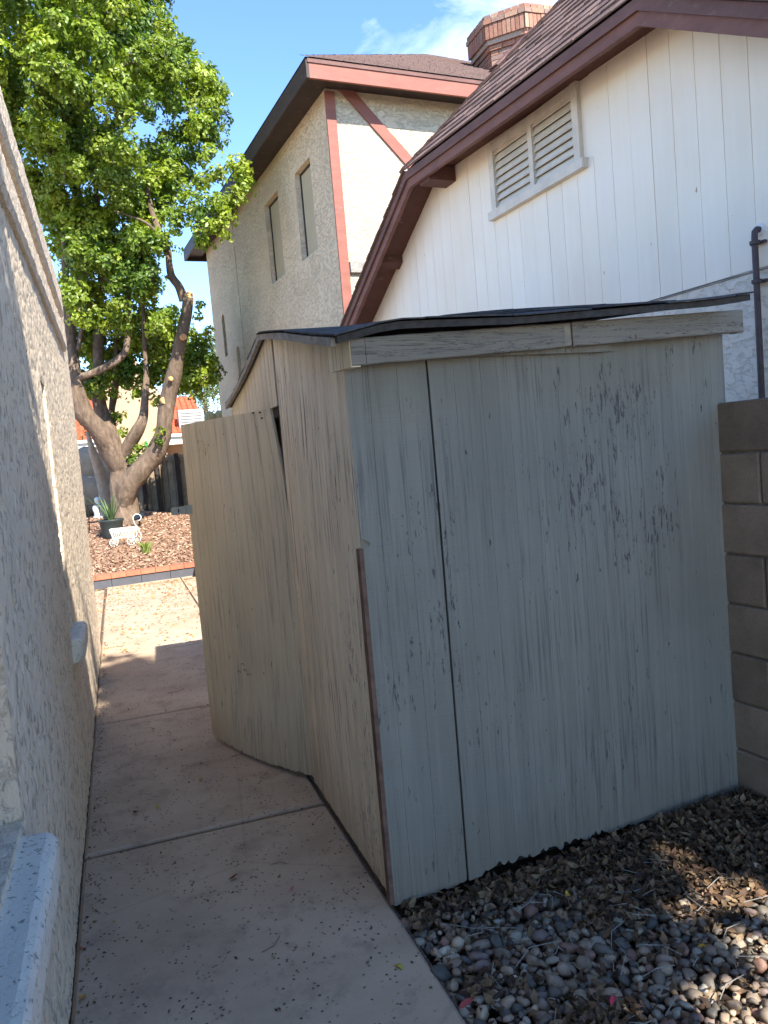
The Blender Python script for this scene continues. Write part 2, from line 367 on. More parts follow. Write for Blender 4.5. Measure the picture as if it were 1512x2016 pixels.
# patio beyond the wall end and shed
pt=MB(); pt.box(-4.2,-.30,7.75,11.25,-.05,-.004); pt.box(-.262,.722,10.61,12.3,-.05,-.004); pt.box(.74,2.0,5.25,12.3,-.05,-.004); pt.build('patio',M['concrete'],kind='structure')
# ------------------------------------------------------------------ own house wall (real relief)
own=empty('stucco_house',(XW-.2,4,0),'cream rough stucco house wall along the left edge of the path','house')
def vnoise(x,y,seed):
    xi=np.floor(x).astype(int); yi=np.floor(y).astype(int); fx=x-xi; fy=y-yi
    fx=fx*fx*(3-2*fx); fy=fy*fy*(3-2*fy)
    def h(a,b):
        n=(a*374761393+b*668265263+seed*1442695041)&0x7fffffff; n=((n^(n>>13))*1274126177)&0x7fffffff; return ((n^(n>>16))&0xffff)/65535.
    return (h(xi,yi)*(1-fx)+h(xi+1,yi)*fx)*(1-fy)+(h(xi,yi+1)*(1-fx)+h(xi+1,yi+1)*fx)*fy
def fbm(x,y,seed,o=4):
    s=0;a=.5;t=0
    for i in range(o): s=s+a*vnoise(x*2**i,y*2**i,seed+i); t+=a; a*=.55
    return s/t
WTOP=2.98; YEND=7.45
holes=[(.55,1.93,.74,2.02),(3.98,4.20,.74,1.98)]
ys=[-1.0]; 
while ys[-1]<YEND: ys.append(ys[-1]+max(.0065,.0052*abs(ys[-1])))
ys=np.array(ys); ys[-1]=YEND
for h in holes:
    for e in h[:2]: ys[np.argmin(abs(ys-e))]=e
zs=np.linspace(0,WTOP,330)
for h in holes:
    for e in h[2:]: zs[np.argmin(abs(zs-e))]=e
Y,Z=np.meshgrid(ys,zs,indexing='ij')
f=fbm(Y*42+3*fbm(Y*14,Z*14,5,2),Z*26,1,4)
pl_=np.clip((f-.36)/.15,0,1); pl_=pl_*pl_*(3-2*pl_)
D_=-.0045*(1-pl_)+.003*fbm(Y*110,Z*110,9,2)+.008*(fbm(Y*2,Z*2,21,3)-.5)
for h in holes:
    dd=np.maximum(np.maximum(h[0]-Y,Y-h[1]),np.maximum(h[2]-Z,Z-h[3])); kk=np.clip(dd/.025,0,1); D_=D_*kk-.002*(1-kk)
# round the far corner
D_-=.05*np.clip((Y-(YEND-.03))/.03,0,1)**2
V=np.stack([XW+D_,Y,Z],-1).reshape(-1,3)
nj=len(zs); ii,jj=np.meshgrid(np.arange(len(ys)-1),np.arange(nj-1),indexing='ij'); a=(ii*nj+jj).ravel()
Fq=np.stack([a,a+nj,a+nj+1,a+1],-1)
yc=(ys[:-1]+ys[1:])/2; zc=(zs[:-1]+zs[1:])/2; YC,ZC=np.meshgrid(yc,zc,indexing='ij'); keep=np.ones(YC.shape,bool)
for h in holes: keep&=~((YC>h[0])&(YC<h[1])&(ZC>h[2])&(ZC<h[3]))
Fq=Fq[keep.ravel()]
m=M['own_stucco']
wall=fastmesh('wall',V,Fq,m,own,smooth=True)
sb=MB(); sb.quad((XW-.05,YEND,0),(-4,YEND,0),(-4,YEND,WTOP),(XW-.05,YEND,WTOP)); sb.quad((XW-.02,-1,WTOP),(XW-.02,YEND,WTOP),(-4,YEND,WTOP+.05),(-4,-1,WTOP+.05)); sb.quad((XW-.4,-1,0),(XW-.4,-1,WTOP),(-4,-1,WTOP),(-4,-1,0))
sb.quad((XW-.30,-1,0),(XW-.30,YEND,0),(XW-.30,YEND,WTOP),(XW-.30,-1,WTOP))
sb.build('wall_back',M['own_band'],own)
for (y0,y1,z0,z1) in holes:
    fr=MB(); d=.13
    for q in (((y0,z0),(y1,z0)),((y1,z0),(y1,z1)),((y1,z1),(y0,z1)),((y0,z1),(y0,z0))):
        (ya,za),(yb,zb)=q; fr.quad((XW-.002,ya,za),(XW-.002,yb,zb),(XW-d,yb,zb),(XW-d,ya,za))
    fr.build('reveal',M['own_band'],own)
    wn=MB(); b=.04
    wn.box(XW-d-.03,XW-d+.012,y0,y1,z0,z0+b); wn.box(XW-d-.03,XW-d+.012,y0,y1,z1-b,z1); wn.box(XW-d-.03,XW-d+.014,y0,y0+b,z0+b,z1-b); wn.box(XW-d-.03,XW-d+.014,y1-b,y1,z0+b,z1-b)
    wo_=wn.build('window',M['frame_dark'],own)
    gl=MB(); gl.quad((XW-d,y0+b,z0+b),(XW-d,y1-b,z0+b),(XW-d,y1-b,z1-b),(XW-d,y0+b,z1-b)); gl.build('pane',M['glass_dark'],wo_)
def sill(y0,y1,z0,z1,out,name='sill'):
    s=MB(); n=int((y1-y0)/.02)+2; prof=[(-.13,z1+.004),(out-.022,z1),(out-.008,z1-.006),(out,z1-.022),(out-.004,z0+.03),(out-.02,z0+.006),(out-.05,z0),(-.02,z0)]
    P=[]
    for i in range(n):
        y=y0+(y1-y0)*i/(n-1); r=[]
        e=min(i,n-1-i); tp=.016 if e==0 else (.004 if e==1 else 0)
        for k_,(x,z) in enumerate(prof):
            w=.004*mnoise.noise(Vector((x*30,y*12,z*30)))
            r.append((XW+min(x,x-tp if x>0 else x)+w*(x>0),y+w,z-tp*.6*(1 if z>(z0+z1)/2 else -1)+w*.6))
        P.append(r)
    s.grid(P); s.poly(P[0]); s.poly(list(reversed(P[-1])))
    return s.build(name,M['sill_white'],own,smooth=False)
sill(1.16,1.90,.595,.725,.075); sill(3.93,4.42,.635,.765,.06)
tb=[(2.76,2.95,.036),(2.50,2.665,.03)]
for (z0,z1,o_) in tb:
    yy=list(np.linspace(-1,6.55,320)); P=[]
    for y in yy:
        w=lambda k:.004*mnoise.noise(Vector((y*9,k*3.1,z0*5)))+.003*mnoise.noise(Vector((y*40,k*3.1,z0)))
        P.append([(XW-.01,y,z1+.012+w(0)),(XW+o_-.006+w(1),y,z1+w(1)),(XW+o_+w(2),y,z1-.02),(XW+o_+w(3),y,z0+.03),(XW+o_-.012+w(4),y,z0+w(4)),(XW-.01,y,z0-.004)])
    s=MB(); s.grid(P); s.poly(P[0]); s.poly(list(reversed(P[-1]))); s.build('trim_band',M['own_band'],own,smooth=False)

# ------------------------------------------------------------------ SHED
A=np.array([.725,2.401,0]); B=np.array([2.284,2.481,0]); tF=(B-A)/np.linalg.norm(B-A); nF=np.array([tF[1],-tF[0],0]); LF=1.561
def FP(s,z,o=0.): return tuple(A+tF*s+nF*o+np.array([0,0,z]))
shed=empty('garden_shed',(1.5,3.8,0),'small weathered grey plywood garden shed with sagging black shingle roof','shed')
def bowF(s,z): return .012*math.sin(s*2.4)*math.sin(z*1.6)+.004*mnoise.noise(Vector((s*2,z*1.5,3)))
def sheet_front(s0,s1,grooves,name,lean=0,z1=1.865,off=0):
    ss=[]; s=s0
    step=.0085
    base=list(np.arange(s0,s1,step))+[s1]
    ex=set()
    for g_ in grooves:
        if s0+.01<g_<s1-.01: ex|={g_-.0026,g_-.0012,g_+.0012,g_+.0026}
    ss=sorted(set([round(float(x),5) for x in base if all(abs(x-g_)>.006 for g_ in grooves)]+[round(float(x),5) for x in ex]))
    Pf=[];Pb=[]
    zz=[0,.004,.03,.08]+list(np.linspace(.15,z1,9))
    for s in ss:
        gr=any(abs(s-g_)<.0015 for g_ in grooves)
        rot=max(0,min(1,(s-.22)/.2))*max(0,min(1,(1.45-s)/.15))
        jag=rot*(.012+.030*abs(mnoise.noise(Vector((s*9,1,2))))+.022*max(0,mnoise.noise(Vector((s*46,5,2))))+.014*random.random()**2)+.004*random.random()+(.012*max(0,mnoise.noise(Vector((s*30,8,2)))))
        r=[];b=[]
        for z in zz:
            zv=jag+z*(1-jag/z1); sv=s+lean*(1-z/z1)
            o=bowF(s,zv)+off-(.0014 if gr else 0)
            r.append(FP(sv,zv,o)); b.append(FP(sv,zv,bowF(s,zv)+off-.013))
        Pf.append(r);Pb.append(b)
    m_=MB(); m_.grid(Pf); m_.grid([list(reversed(r)) for r in Pb])
    for i in range(len(Pf)-1):
        m_.quad(Pf[i][0],Pb[i][0],Pb[i+1][0],Pf[i+1][0]); m_.quad(Pf[i][-1],Pf[i+1][-1],Pb[i+1][-1],Pb[i][-1])
    m_.grid([Pf[0],Pb[0]]); m_.grid([Pb[-1],Pf[-1]])
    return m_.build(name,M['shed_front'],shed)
gro=[.069+.1015*i for i in range(16)]
sheet_front(.004,.277,gro[:2],'plywood_sheet'); sheet_front(.2835,LF,gro[3:],'plywood_sheet',off=.003)
# dark sheet added behind the front, stands in for shade in the gaps
bk=MB(); bk.poly([FP(.02,.02,-.05),FP(LF-.02,.02,-.05),FP(LF-.02,1.84,-.05),FP(.02,1.84,-.05)]); bk.build('gap_shade_backing',M['dark_wood'],shed)
# corner board (upper, painted) and exposed stud (lower)
c=MB(); c.prism([FP(-.004,1.21,.002),FP(.026,1.21,.002),FP(.026,1.225,.015),FP(-.006,1.24,.015)],[FP(-.004,1.78,.002),FP(.04,1.78,.002),FP(.045,1.78,.017),FP(-.012,1.78,.017)]); c.build('corner_board',M['shed_front'],shed)
c=MB(); c.box(-.012,.003,-.02,.010,.012,1.205,lambda s,o,z:FP(s-.001+.004*math.sin(z*5),z,o)); c.build('corner_stud',M['bare_wood'],shed)
# nails
nb_=bpy.data.meshes.new('nail_head'); t_=MB(); t_.tube([(0,0,0),(0,-.003,0)],[.0045,.004],8); nail0=t_.build('nail_head',M['rust'],shed); nail0.location=Vector(FP(.281-.02,1.461,.004))-worldloc(shed)
for px,py in [(742,1168),(724,930),(788,1168),(905,1180),(1058,970),(1183,1210),(1168,978),(1375,955),(1405,765),(1100,1290),(905,1440),(780,1345),(1330,1000),(1062,1140),(1296,1180),(855,1000),(1448,1305),(1440,1050)]:
    p=onplane(px,py,A+nF*.012,nF); inst('nail_head',nail0.data,shed,p)
# fascia
def fz(s): return 1.862+.070*s/1.57
def fascia(s0,s1,name,o0=.055,o1=.092,drop=.082,mat='shed_fascia',tw=0):
    f_=MB(); P=[]
    n=max(2,int((s1-s0)/.03))
    Pt=[]
    for i in range(n+1):
        s=s0+(s1-s0)*i/n; w=.0025*mnoise.noise(Vector((s*9,2,7))); zt=fz(s)+w; zb=fz(s)-drop+.0022*mnoise.noise(Vector((s*14,4,1)))
        Pt.append([FP(s,zb,o0),FP(s,zb,o1-.003),FP(s,zb+.004,o1),FP(s,zt-.004,o1),FP(s,zt,o1-.003),FP(s,zt,o0),FP(s,zb,o0)])
    f_.grid(Pt); f_.poly(Pt[0][:-1]); f_.poly(list(reversed(Pt[-1][:-1])))
    return f_.build(name,M[mat],shed)
fascia(.036,.768,'fascia_board'); fascia(.800,1.545,'fascia_board')
fascia(.7685,.7995,'splice_block',.05,.083,.078,'grey_wood')
fascia(-.012,.0345,'fascia_end',.05,.092,.083); fascia(1.547,1.577,'fascia_end',.05,.090,.085)
# short return at left end + soffit block between fascia and wall
r_=MB(); r_.box(-.045,-.0135,-.03,.088,1.775,1.858,lambda s,o,z:FP(s+(.03 if o>.05 else 0),z,o)); r_.build('fascia_return',M['shed_gable'],shed)
r_=MB(); r_.box(.02,1.0,.022,.04,1.80,1.84,lambda s,o,z:FP(s,z,o)); r_.build('eave_blocking',M['shed_front'],shed)
# side wall (faces the path): sheet from corner to hinge line
YS0,YS1,YE=2.405,3.505,4.98
XS=.728
def topz(y):
    if y<3.70: return 1.868+(y-2.40)*(2.105-1.868)/1.30
    return 2.105-(y-3.70)*(2.105-1.86)/1.35
def side_sheet(y0,y1,zb,name,mat,x=XS,pitch=.1015,jag=0,grd=.006,lean=lambda z:0,ztop=topz,bow=lambda y,z:0,ph=0):
    gs=[y0+ph+pitch*i for i in range(1,40) if y0+ph+pitch*i<y1-.01 and y0+ph+pitch*i>y0+.01]
    base=list(np.arange(y0,y1,.012))+[y1]
    ss=sorted(set([round(float(v),5) for v in base if all(abs(v-g_)>.006 for g_ in gs)]+[round(g_+d,5) for g_ in gs for d in (-.0036,-.002,.002,.0036)]))
    Pf=[];Pb=[]
    for y in ss:
        gr=any(abs(y-g_)<.0025 for g_ in gs); j=jag*random.random()**2+(jag*.8*max(0,mnoise.noise(Vector((y*35,4,4)))))
        r=[];b=[]; zt=ztop(y); z0=zb(y)+j
        for k_ in range(11):
            z=z0+(zt-z0)*k_/10; yy=y+lean(z)
            xx=x-bow(y,z); r.append((xx+(grd if gr else 0),yy,z)); b.append((xx+.012,yy,z))
        Pf.append(r);Pb.append(b)
    m_=MB(); m_.grid([list(reversed(r)) for r in Pf]); m_.grid(Pb)
    for i in range(len(Pf)-1):
        m_.quad(Pf[i][0],Pf[i+1][0],Pb[i+1][0],Pb[i][0]); m_.quad(Pf[i][-1],Pb[i][-1],Pb[i+1][-1],Pf[i+1][-1])
    m_.grid([Pf[0],Pb[0]]); m_.grid([Pb[-1],Pf[-1]])
    return m_.build(name,M[mat],shed)
side_sheet(YS0,YS1,lambda y:.01,'side_panel','shed_side_lit',jag=.008,grd=.005,lean=lambda z:.03*(z/1.9)*0,bow=lambda y,z:.010*math.sin((y-YS0)/1.15*math.pi)*math.sin(z*1.6))
side_sheet(3.575,YE-.02,lambda y:1.765,'gable_panel','shed_gable',x=XS+.006,jag=.002,bow=lambda y,z:0)
side_sheet(4.49,YE-.02,lambda y:.01,'rear_side_panel','shed_side_lit',x=XS+.008,ztop=lambda y:1.762)
# frame members
fm=MB(); fm.box(XS+.014,XS+.05,3.555,3.60,.02,2.08); fm.box(XS+.02,XS+.05,3.60,4.48,1.72,1.77); fm.box(XS+.014,XS+.05,4.48,4.52,.02,1.92); fm.build('door_frame',M['dark_wood'],shed)
bw=MB(); bw.box(XS,2.28,YE-.02,YE,.01,1.86); bw.box(2.262,2.285,2.50,YE-.02,.01,1.86); bw.build('rear_wall',M['shed_side_lit'],shed)
gp=MB(); gp.poly([(2.27,2.5,1.86),(2.27,YE-.02,1.86),(2.27,3.7,2.11)]); gp.box(XS+.06,2.26,2.6,5.0,-.04,.0); gp.build('shed_floor',M['dark_wood'],shed)
# door, warped
Hd=np.array([.735,3.521,0]); Ed=np.array([.364,4.398,0]); LD=np.linalg.norm(Ed-Hd); tD=(Ed-Hd)/LD; nD=np.array([-tD[1],tD[0],0]);
if nD[1]>0: nD=-nD
def DP(u,z,o=0):
    bowd=.030*math.sin(u/LD*math.pi)*math.exp(-((z)/.35)**2)+.012*math.sin(u/LD*math.pi)
    q=Hd+tD*u+nD*(o+bowd); return (q[0],q[1],z)
def sheetD():
    gs=[.055+.1015*i for i in range(9)]
    base=list(np.arange(0,LD,.012))+[LD]
    ss=sorted(set([round(float(v),5) for v in base if all(abs(v-g_)>.006 for g_ in gs)]+[round(g_+d,5) for g_ in gs for d in (-.0034,-.0018,.0018,.0034)]))
    Pf=[];Pb=[]
    for u in ss:
        gr=any(abs(u-g_)<.0022 for g_ in gs); r=[];b=[]
        j=.012*random.random()**2+.01*max(0,mnoise.noise(Vector((u*30,1,9))))
        for k_ in range(19):
            z=.022+j+(1.755-.022-j)*k_/18
            # upper hinge corner pulled away from the side panel, free edge slightly bowed
            pull=.080*max(0,(z-1.10)/.66)**1.6*(1-u/LD)
            sh=.010*math.sin(z*1.8)*(u/LD)
            uu=u*(1-pull/LD)+pull+sh
            r.append(DP(uu,z,0.0-(.005 if gr else 0))); b.append(DP(uu,z,-.014))
        Pf.append(r);Pb.append(b)
    m_=MB(); m_.grid([list(reversed(r)) for r in Pf]); m_.grid(Pb)
    for i in range(len(Pf)-1):
        m_.quad(Pf[i][0],Pf[i+1][0],Pb[i+1][0],Pb[i][0]); m_.quad(Pf[i][-1],Pb[i][-1],Pb[i+1][-1],Pf[i+1][-1])
    m_.grid([Pf[0],Pb[0]]); m_.grid([Pb[-1],Pf[-1]])
    return m_.build('door',M['shed_door'],shed,label='warped cream plywood door standing open')
door=sheetD()
dbr=MB(); dbr.box(.06,LD-.04,-.05,-.018,.25,.33,lambda u,o,z:DP(u,z,o)); dbr.box(.06,LD-.04,-.05,-.018,1.5,1.58,lambda u,o,z:DP(u,z,o)); dbr.build('brace',M['grey_wood'],door)
# staples and hasp
st=MB()
for (u,z) in ((.52,.50),(.56,.455),(.47,.455),(.50,.47)):
    a_=random.uniform(-.4,.4); st.tube([DP(u-.011,z-.01,.001),DP(u-.011,z,.004),DP(u+.011,z+a_*.01,.004),DP(u+.011,z-.012,.001)],.0013,5)
st.build('staple',M['rust'],door)
for (px,py) in ((503,813),(516,812),(520,823)):
    q=onplane(px,py,Hd,nD); s_=MB(); s_.tube([q+nD*.016,q+nD*.010],.004,7); s_.build('nail_head',M['black'],door)
hs=MB(); q0=np.array(DP(LD-.012,1.295,.004)); 
def HP(u,z,o): 
    q=np.array(DP(LD-.02,1.296,.0)); hd=np.array([-.97,.24,0]); hn=np.array([-.24,-.97,0]); q=q+hd*u+hn*o; return (q[0],q[1],1.296+z-u*.04)
def HQ(u,z,o): return HP(u,z,o)
hs.box(-.012,.024,-.024,.024,.006,.012,lambda u,z,o:HQ(u,z,o))
hs.box(.026,.100,-.021,.021,.007,.010,lambda u,z,o:HQ(u,z,o)); hs.prism([HQ(.100,-.021,.007),HQ(.106,-.014,.007),HQ(.106,.014,.007),HQ(.100,.021,.007)],[HQ(.100,-.021,.010),HQ(.106,-.014,.010),HQ(.106,.014,.010),HQ(.100,.021,.010)])
hs.tube([HQ(.025,-.026,.010),HQ(.025,.026,.010)],.0055,8)
hs.build('hasp',M['metal'],door)
hs=MB(); hs.box(.062,.068,-.010,.010,.0105,.0115,lambda u,z,o:HQ(u,z,o)); hs.build('hasp_slot',M['black'],door)
# roof deck + shingles
XR0,XR1=.655,2.25
def XL(y): return .658+.047*max(0,min(1,(y-3.0)/.6))
def roofz(x,y):
    # ridge y=3.70; eaves sag and curl
    sx=(x-XR0)/(XR1-XR0)
    if y<=3.70:
        t=(3.70-y)/(3.70-2.26); z=2.118-.250*t+(.006+.022*math.sin(max(0,min(1,(sx-.2)/.8))*math.pi))*math.sin(t*math.pi)
        z+=t*(.004+.084*sx)          
        z+=.020*max(0,1-abs(sx-.14)/.25)*max(0,(t-.72)/.28)   # lifted eave near left end
        z+=.012*max(0,(sx-.86)/.14)**1.5*t
        z-=.020*max(0,(.10-sx)/.10)*max(0,(t-.5)/.5)
    else:
        t=(y-3.70)/(5.06-3.70); z=2.118-.215*t-.022*math.sin(t*math.pi)
    return z
dk=MB()
for (ya,yb) in ((2.275,3.69),(3.71,5.04)):
    P=[];Q=[]
    for i in range(25):
        xf=i/24; X_=lambda yy_:XL(yy_)+.01+(XR1-XL(yy_)-.03)*xf; P.append([(X_(ya+(yb-ya)*j/16),ya+(yb-ya)*j/16,roofz(X_(ya+(yb-ya)*j/16),ya+(yb-ya)*j/16)-.0015) for j in range(17)]); Q.append([(X_(ya+(yb-ya)*j/16),ya+(yb-ya)*j/16,roofz(X_(ya+(yb-ya)*j/16),ya+(yb-ya)*j/16)-.024) for j in range(17)])
    dk.grid([list(reversed(r)) for r in P]); dk.grid(Q)
    for a_,b_ in ((P[0],Q[0]),(Q[-1],P[-1])): dk.grid([a_,b_])
    dk.grid([[r[0] for r in P],[r[0] for r in Q]]); dk.grid([[r[-1] for r in Q],[r[-1] for r in P]])
dk.build('roof_deck',M['black_shingle'],shed)
rk=MB()
for (ya,yb) in ((2.30,3.70),(3.70,5.04)):
    for i in range(12):
        y0=ya+(yb-ya)*i/12; y1=ya+(yb-ya)*(i+1)/12
        rk.hexa([(XL(y0)-.004,y0,roofz(XR0,y0)-.030),(XL(y0)+.014,y0,roofz(XR0,y0)-.030),(XL(y1)+.014,y1,roofz(XR0,y1)-.030),(XL(y1)-.004,y1,roofz(XR0,y1)-.030),(XL(y0)-.004,y0,roofz(XR0,y0)-.004),(XL(y0)+.014,y0,roofz(XR0,y0)-.004),(XL(y1)+.014,y1,roofz(XR0,y1)-.004),(XL(y1)-.004,y1,roofz(XR0,y1)-.004)])
rk.build('rake_board',M['grey_wood'],shed)
rows=11
for side in (0,1):
    for r in range(rows):
        t0=r/rows; y_low=(2.255+ (3.70-2.255)*t0) if side==0 else (5.065-(5.065-3.70)*t0)
        dy=(3.70-2.255)/rows*1.25*(1 if side==0 else -1)
        x=XR0-.0+(.15 if r%2 else 0)-.30
        while x<XR1:
            x0=max(x,XL(y_low)+(-.004 if side==0 else .004)+random.uniform(-.008,.004)); x1=min(x+.292,XR1+random.uniform(-.01,.02))
            x+=.30
            if x1-x0<.03: continue
            y1=y_low+dy
            if side==0 and y1>3.72: y1=3.72
            if side==1 and y1<3.68: y1=3.68
            s_=MB(); P=[];Q=[]; lift=.004+.007*random.random()**2; th_=.0045; n=4
            if side==0: lift=(.0005 if x0>1.8 else .003)+.010*max(0,1-abs(x0-1.35)/.6)*random.random()
            for i in range(n+1):
                xx=x0+(x1-x0)*i/n; rr=[];qq=[]
                for (yy,l_) in ((y_low+random.uniform(-.002,.002),lift),((y_low+y1)/2,lift*.5+.002),(y1,.001)):
                    zz=roofz(xx,yy)+l_; rr.append((xx,yy,zz+th_)); qq.append((xx,yy,zz))
                P.append(rr);Q.append(qq)
            s_.grid(P if side else [list(reversed(q)) for q in P]); s_.grid(Q)
            s_.grid([[p[0] for p in P],[p[0] for p in Q]]); s_.grid([P[0],Q[0]]); s_.grid([Q[-1],P[-1]])
            s_.build('shingle',M['black_shingle'],shed)
# ------------------------------------------------------------------ boundary block wall
an=np.array([-.0887,.9961,0]); rn=np.array([.9961,.0887,0]); ON=np.array([2.245,2.44,0])
def NB(al,d,z): 
    q=ON+an*al+rn*d; return (q[0],q[1],z)
def nbp(px,py,d): 
    p=onplane(px,py,ON+rn*d,rn); return float(np.dot(p-ON,an)),float(p[2])
bwl=empty('block_wall',NB(1,.1,0),'tan concrete block wall running behind the shed along the property line','wall')
c=MB(); c.box(-3.6,9.6,.012,.188,-.1,1.575,NB); c.build('mortar',M['joint'],bwl)
def rblock(l,h,t,e=.006):
    b=MB(); b.box(-l/2+e,l/2-e,-t/2,t/2,-h/2+e,h/2-e); b.v=[(x,y,z) for x,y,z in b.v]
    # proud faces with bevel towards joints
    b2=MB(); 
    for s in (-1,1):
        o=[(-l/2,s*(t/2-e),-h/2),(l/2,s*(t/2-e),-h/2),(l/2,s*(t/2-e),h/2),(-l/2,s*(t/2-e),h/2)]; i=[(-l/2+e,s*t/2,-h/2+e),(l/2-e,s*t/2,-h/2+e),(l/2-e,s*t/2,h/2-e),(-l/2+e,s*t/2,h/2-e)]
        if s>0: o.reverse(); i.reverse()
        b2.quad(*i)
        for k_ in range(4): b2.quad(o[k_],o[(k_+1)%4],i[(k_+1)%4],i[k_])
    a_=[(-l/2,-t/2+e,-h/2),(l/2,-t/2+e,-h/2),(l/2,t/2-e,-h/2),(-l/2,t/2-e,-h/2)]; c_=[(x,y,h/2) for x,y,_ in a_]
    b2.quad(*reversed(a_)); b2.quad(*c_); b2.quad(a_[0],c_[0],c_[3],a_[3]); b2.quad(a_[1],a_[2],c_[2],c_[1])
    return b2
blm={}
def blockmesh(l):
    if l not in blm:
        o=rblock(l,.191,.2).build('block',M['block']); blm[l]=o.data; bpy.data.objects.remove(o)
    return blm[l]
angN=math.atan2(an[1],an[0])
for r in range(-1,8):
    zc=1.592-.0985-.1985*(7-r)-.0
    k0=-9 if r%2 else -9
    for k_ in range(k0,15):
        ac=.4*k_+(.2 if r%2 else 0)+.06
        p=NB(ac,.1+random.uniform(-.003,.003),zc); inst('block',blockmesh(.391),bwl,p,(0,0,angN+random.uniform(-.004,.004)))
fw=MB()
for r in range(-1,8):
    zc=1.592-.0985-.1985*(7-r)
    for k_ in range(15,23):
        ac=.4*k_+(.2 if r%2 else 0)+.06; fw.box(ac-.195,ac+.195,.0,.2,zc-.0955,zc+.0955,NB)
fw.build('far_blocks',M['block'],bwl,kind='stuff')
# ------------------------------------------------------------------ neighbour house with board gable
DW=1.70; DF=1.35
hs_=empty('gable_house',NB(2,4,0),'neighbour house with white board gable, louvred vent and brown barge boards','house')
out=[(-3.2,1.36),(1.72,4.21),(5.11,4.33),(9.3,1.93)]   # underside line of roof at the wall plane
def outz(al):
    for (a0,z0),(a1,z1) in zip(out[:-1],out[1:]):
        if a0<=al<=a1: return z0+(z1-z0)*(al-a0)/(a1-a0)
    return 2.0
LV=(2.80,4.05,3.65,4.19)
bb=MB(); 
def wallpoly(d,z0): 
    return [NB(-2.2,d,z0)]+[NB(8.0,d,z0)]+[NB(8.0,d,outz(8.0)),NB(5.11,d,4.33),NB(1.72,d,4.21),NB(-2.2,d,outz(-2.2))]
bb.poly(list(reversed(wallpoly(DW+.075,.3)))); bb.build('gable_backing',M['brown_soffit'],hs_)
al=-1.6; k_=0
edge=0.0015
while al<7.95:
    a0=al+edge/2; a1=min(al+.2032-edge/2,7.94); al+=.2032
    segs=[(2.437,None)]
    if a1>LV[0]-.02 and a0<LV[1]+.02: segs=[(2.437,LV[2]-.02),(LV[3]+.06,None)]
    for (zb,zt) in segs:
        mid=[a_ for a_,_ in out if a0<a_<a1]
        tops=[(a0,outz(a0) if zt is None else zt)]+[(a_,outz(a_) if zt is None else zt) for a_ in mid]+[(a1,outz(a1) if zt is None else zt)]
        tops=[(a_,z_+.03 if zt is None else z_) for a_,z_ in tops]
        if tops[0][1]<=zb+.02 or tops[-1][1]<=zb+.02: continue
        e=.0015; fr=[(a0,zb),(a1,zb)]+list(reversed(tops)); 
        m_=MB(); m_.prism([NB(a_,DW+.02,z_) for a_,z_ in fr],[NB(a_+(e if a_==a0 else (-e if a_==a1 else 0)),DW-(0.001 if k_%6 else .003),z_) for a_,z_ in fr]); m_.build('siding_board',M['siding'],hs_)
    k_+=1
# groove backing
gb=MB(); 
for (zb,zt) in ((2.44,3.60),):
    gb.poly([NB(-1.6,DW+.0035,zb),NB(-1.6,DW+.0035,min(zt,outz(-1.6)+.02)),NB(-.0,DW+.0035,min(zt,outz(0))),NB(7.94,DW+.0035,min(zt,outz(7.94))),NB(7.94,DW+.0035,zb)])
gb.poly([NB(a_,DW+.0035,z_) for a_,z_ in ((.6,3.61),(LV[0]-.01,3.61),(LV[0]-.01,4.24),(1.72,4.2),(.6,3.61))][:-1]); gb.poly([NB(a_,DW+.0035,z_) for a_,z_ in ((LV[1]+.01,3.61),(6.3,3.61),(5.11,4.31),(LV[1]+.01,4.28))])
gb.build('groove_backing',M['siding'],hs_)
lw=MB(); lw.box(-4.2,7.94,DW+.004,DW+.15,-.1,2.42,NB); lw.build('stucco_wall',M['low_stucco'],hs_)
fl=MB(); fl.box(-1.6,7.94,DW-.004,DW+.02,2.422,2.430,NB); fl.build('flashing',M['grey_wood'],hs_)
# louvre vent
lv=MB(); a0,a1,z0,z1=LV; t=.07
lvf=[]
def boxpart(name,mat,par,*b,fn=NB): 
    q=MB(); q.box(*b,fn); return q.build(name,mat,par)
vent=empty('louvre_vent',NB((a0+a1)/2,DW,z0),None,None); vent.parent=hs_; vent.location=Vector(NB((a0+a1)/2,DW,z0))-worldloc(hs_)
bpy.context.view_layer.update()
boxpart('frame',M['louver'],vent,a0-.02,a0+.055,DW-.035,DW+.06,z0+.001,z1+.055)
boxpart('frame',M['louver'],vent,a1-.055,a1+.02,DW-.035,DW+.06,z0+.001,z1+.055)
boxpart('frame',M['louver'],vent,a0+.056,a1-.056,DW-.033,DW+.06,z1-.02,z1+.053)
boxpart('frame',M['louver'],vent,(a0+a1)/2-.03,(a0+a1)/2+.03,DW-.031,DW+.06,z0+.001,z1-.021)
boxpart('vent_sill',M['louver'],vent,a0-.07,a1+.05,DW-.06,DW+.06,z0-.075,z0)
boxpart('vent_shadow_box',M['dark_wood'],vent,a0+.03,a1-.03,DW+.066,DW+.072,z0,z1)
for (s0,s1) in ((a0+.057,(a0+a1)/2-.032),((a0+a1)/2+.032,a1-.057)):
    n=8
    for i in range(n):
        zc=z0+.05+(z1-z0-.05)*i/(n-1)*.98
        q=MB(); q.prism([NB(s0,DW-.022,zc-.040),NB(s0,DW-.014,zc-.044),NB(s0,DW+.022,zc+.026),NB(s0,DW+.014,zc+.032)],[NB(s1,DW-.022,zc-.040),NB(s1,DW-.014,zc-.044),NB(s1,DW+.022,zc+.026),NB(s1,DW+.014,zc+.032)]); q.build('slat',M['louver'],vent)
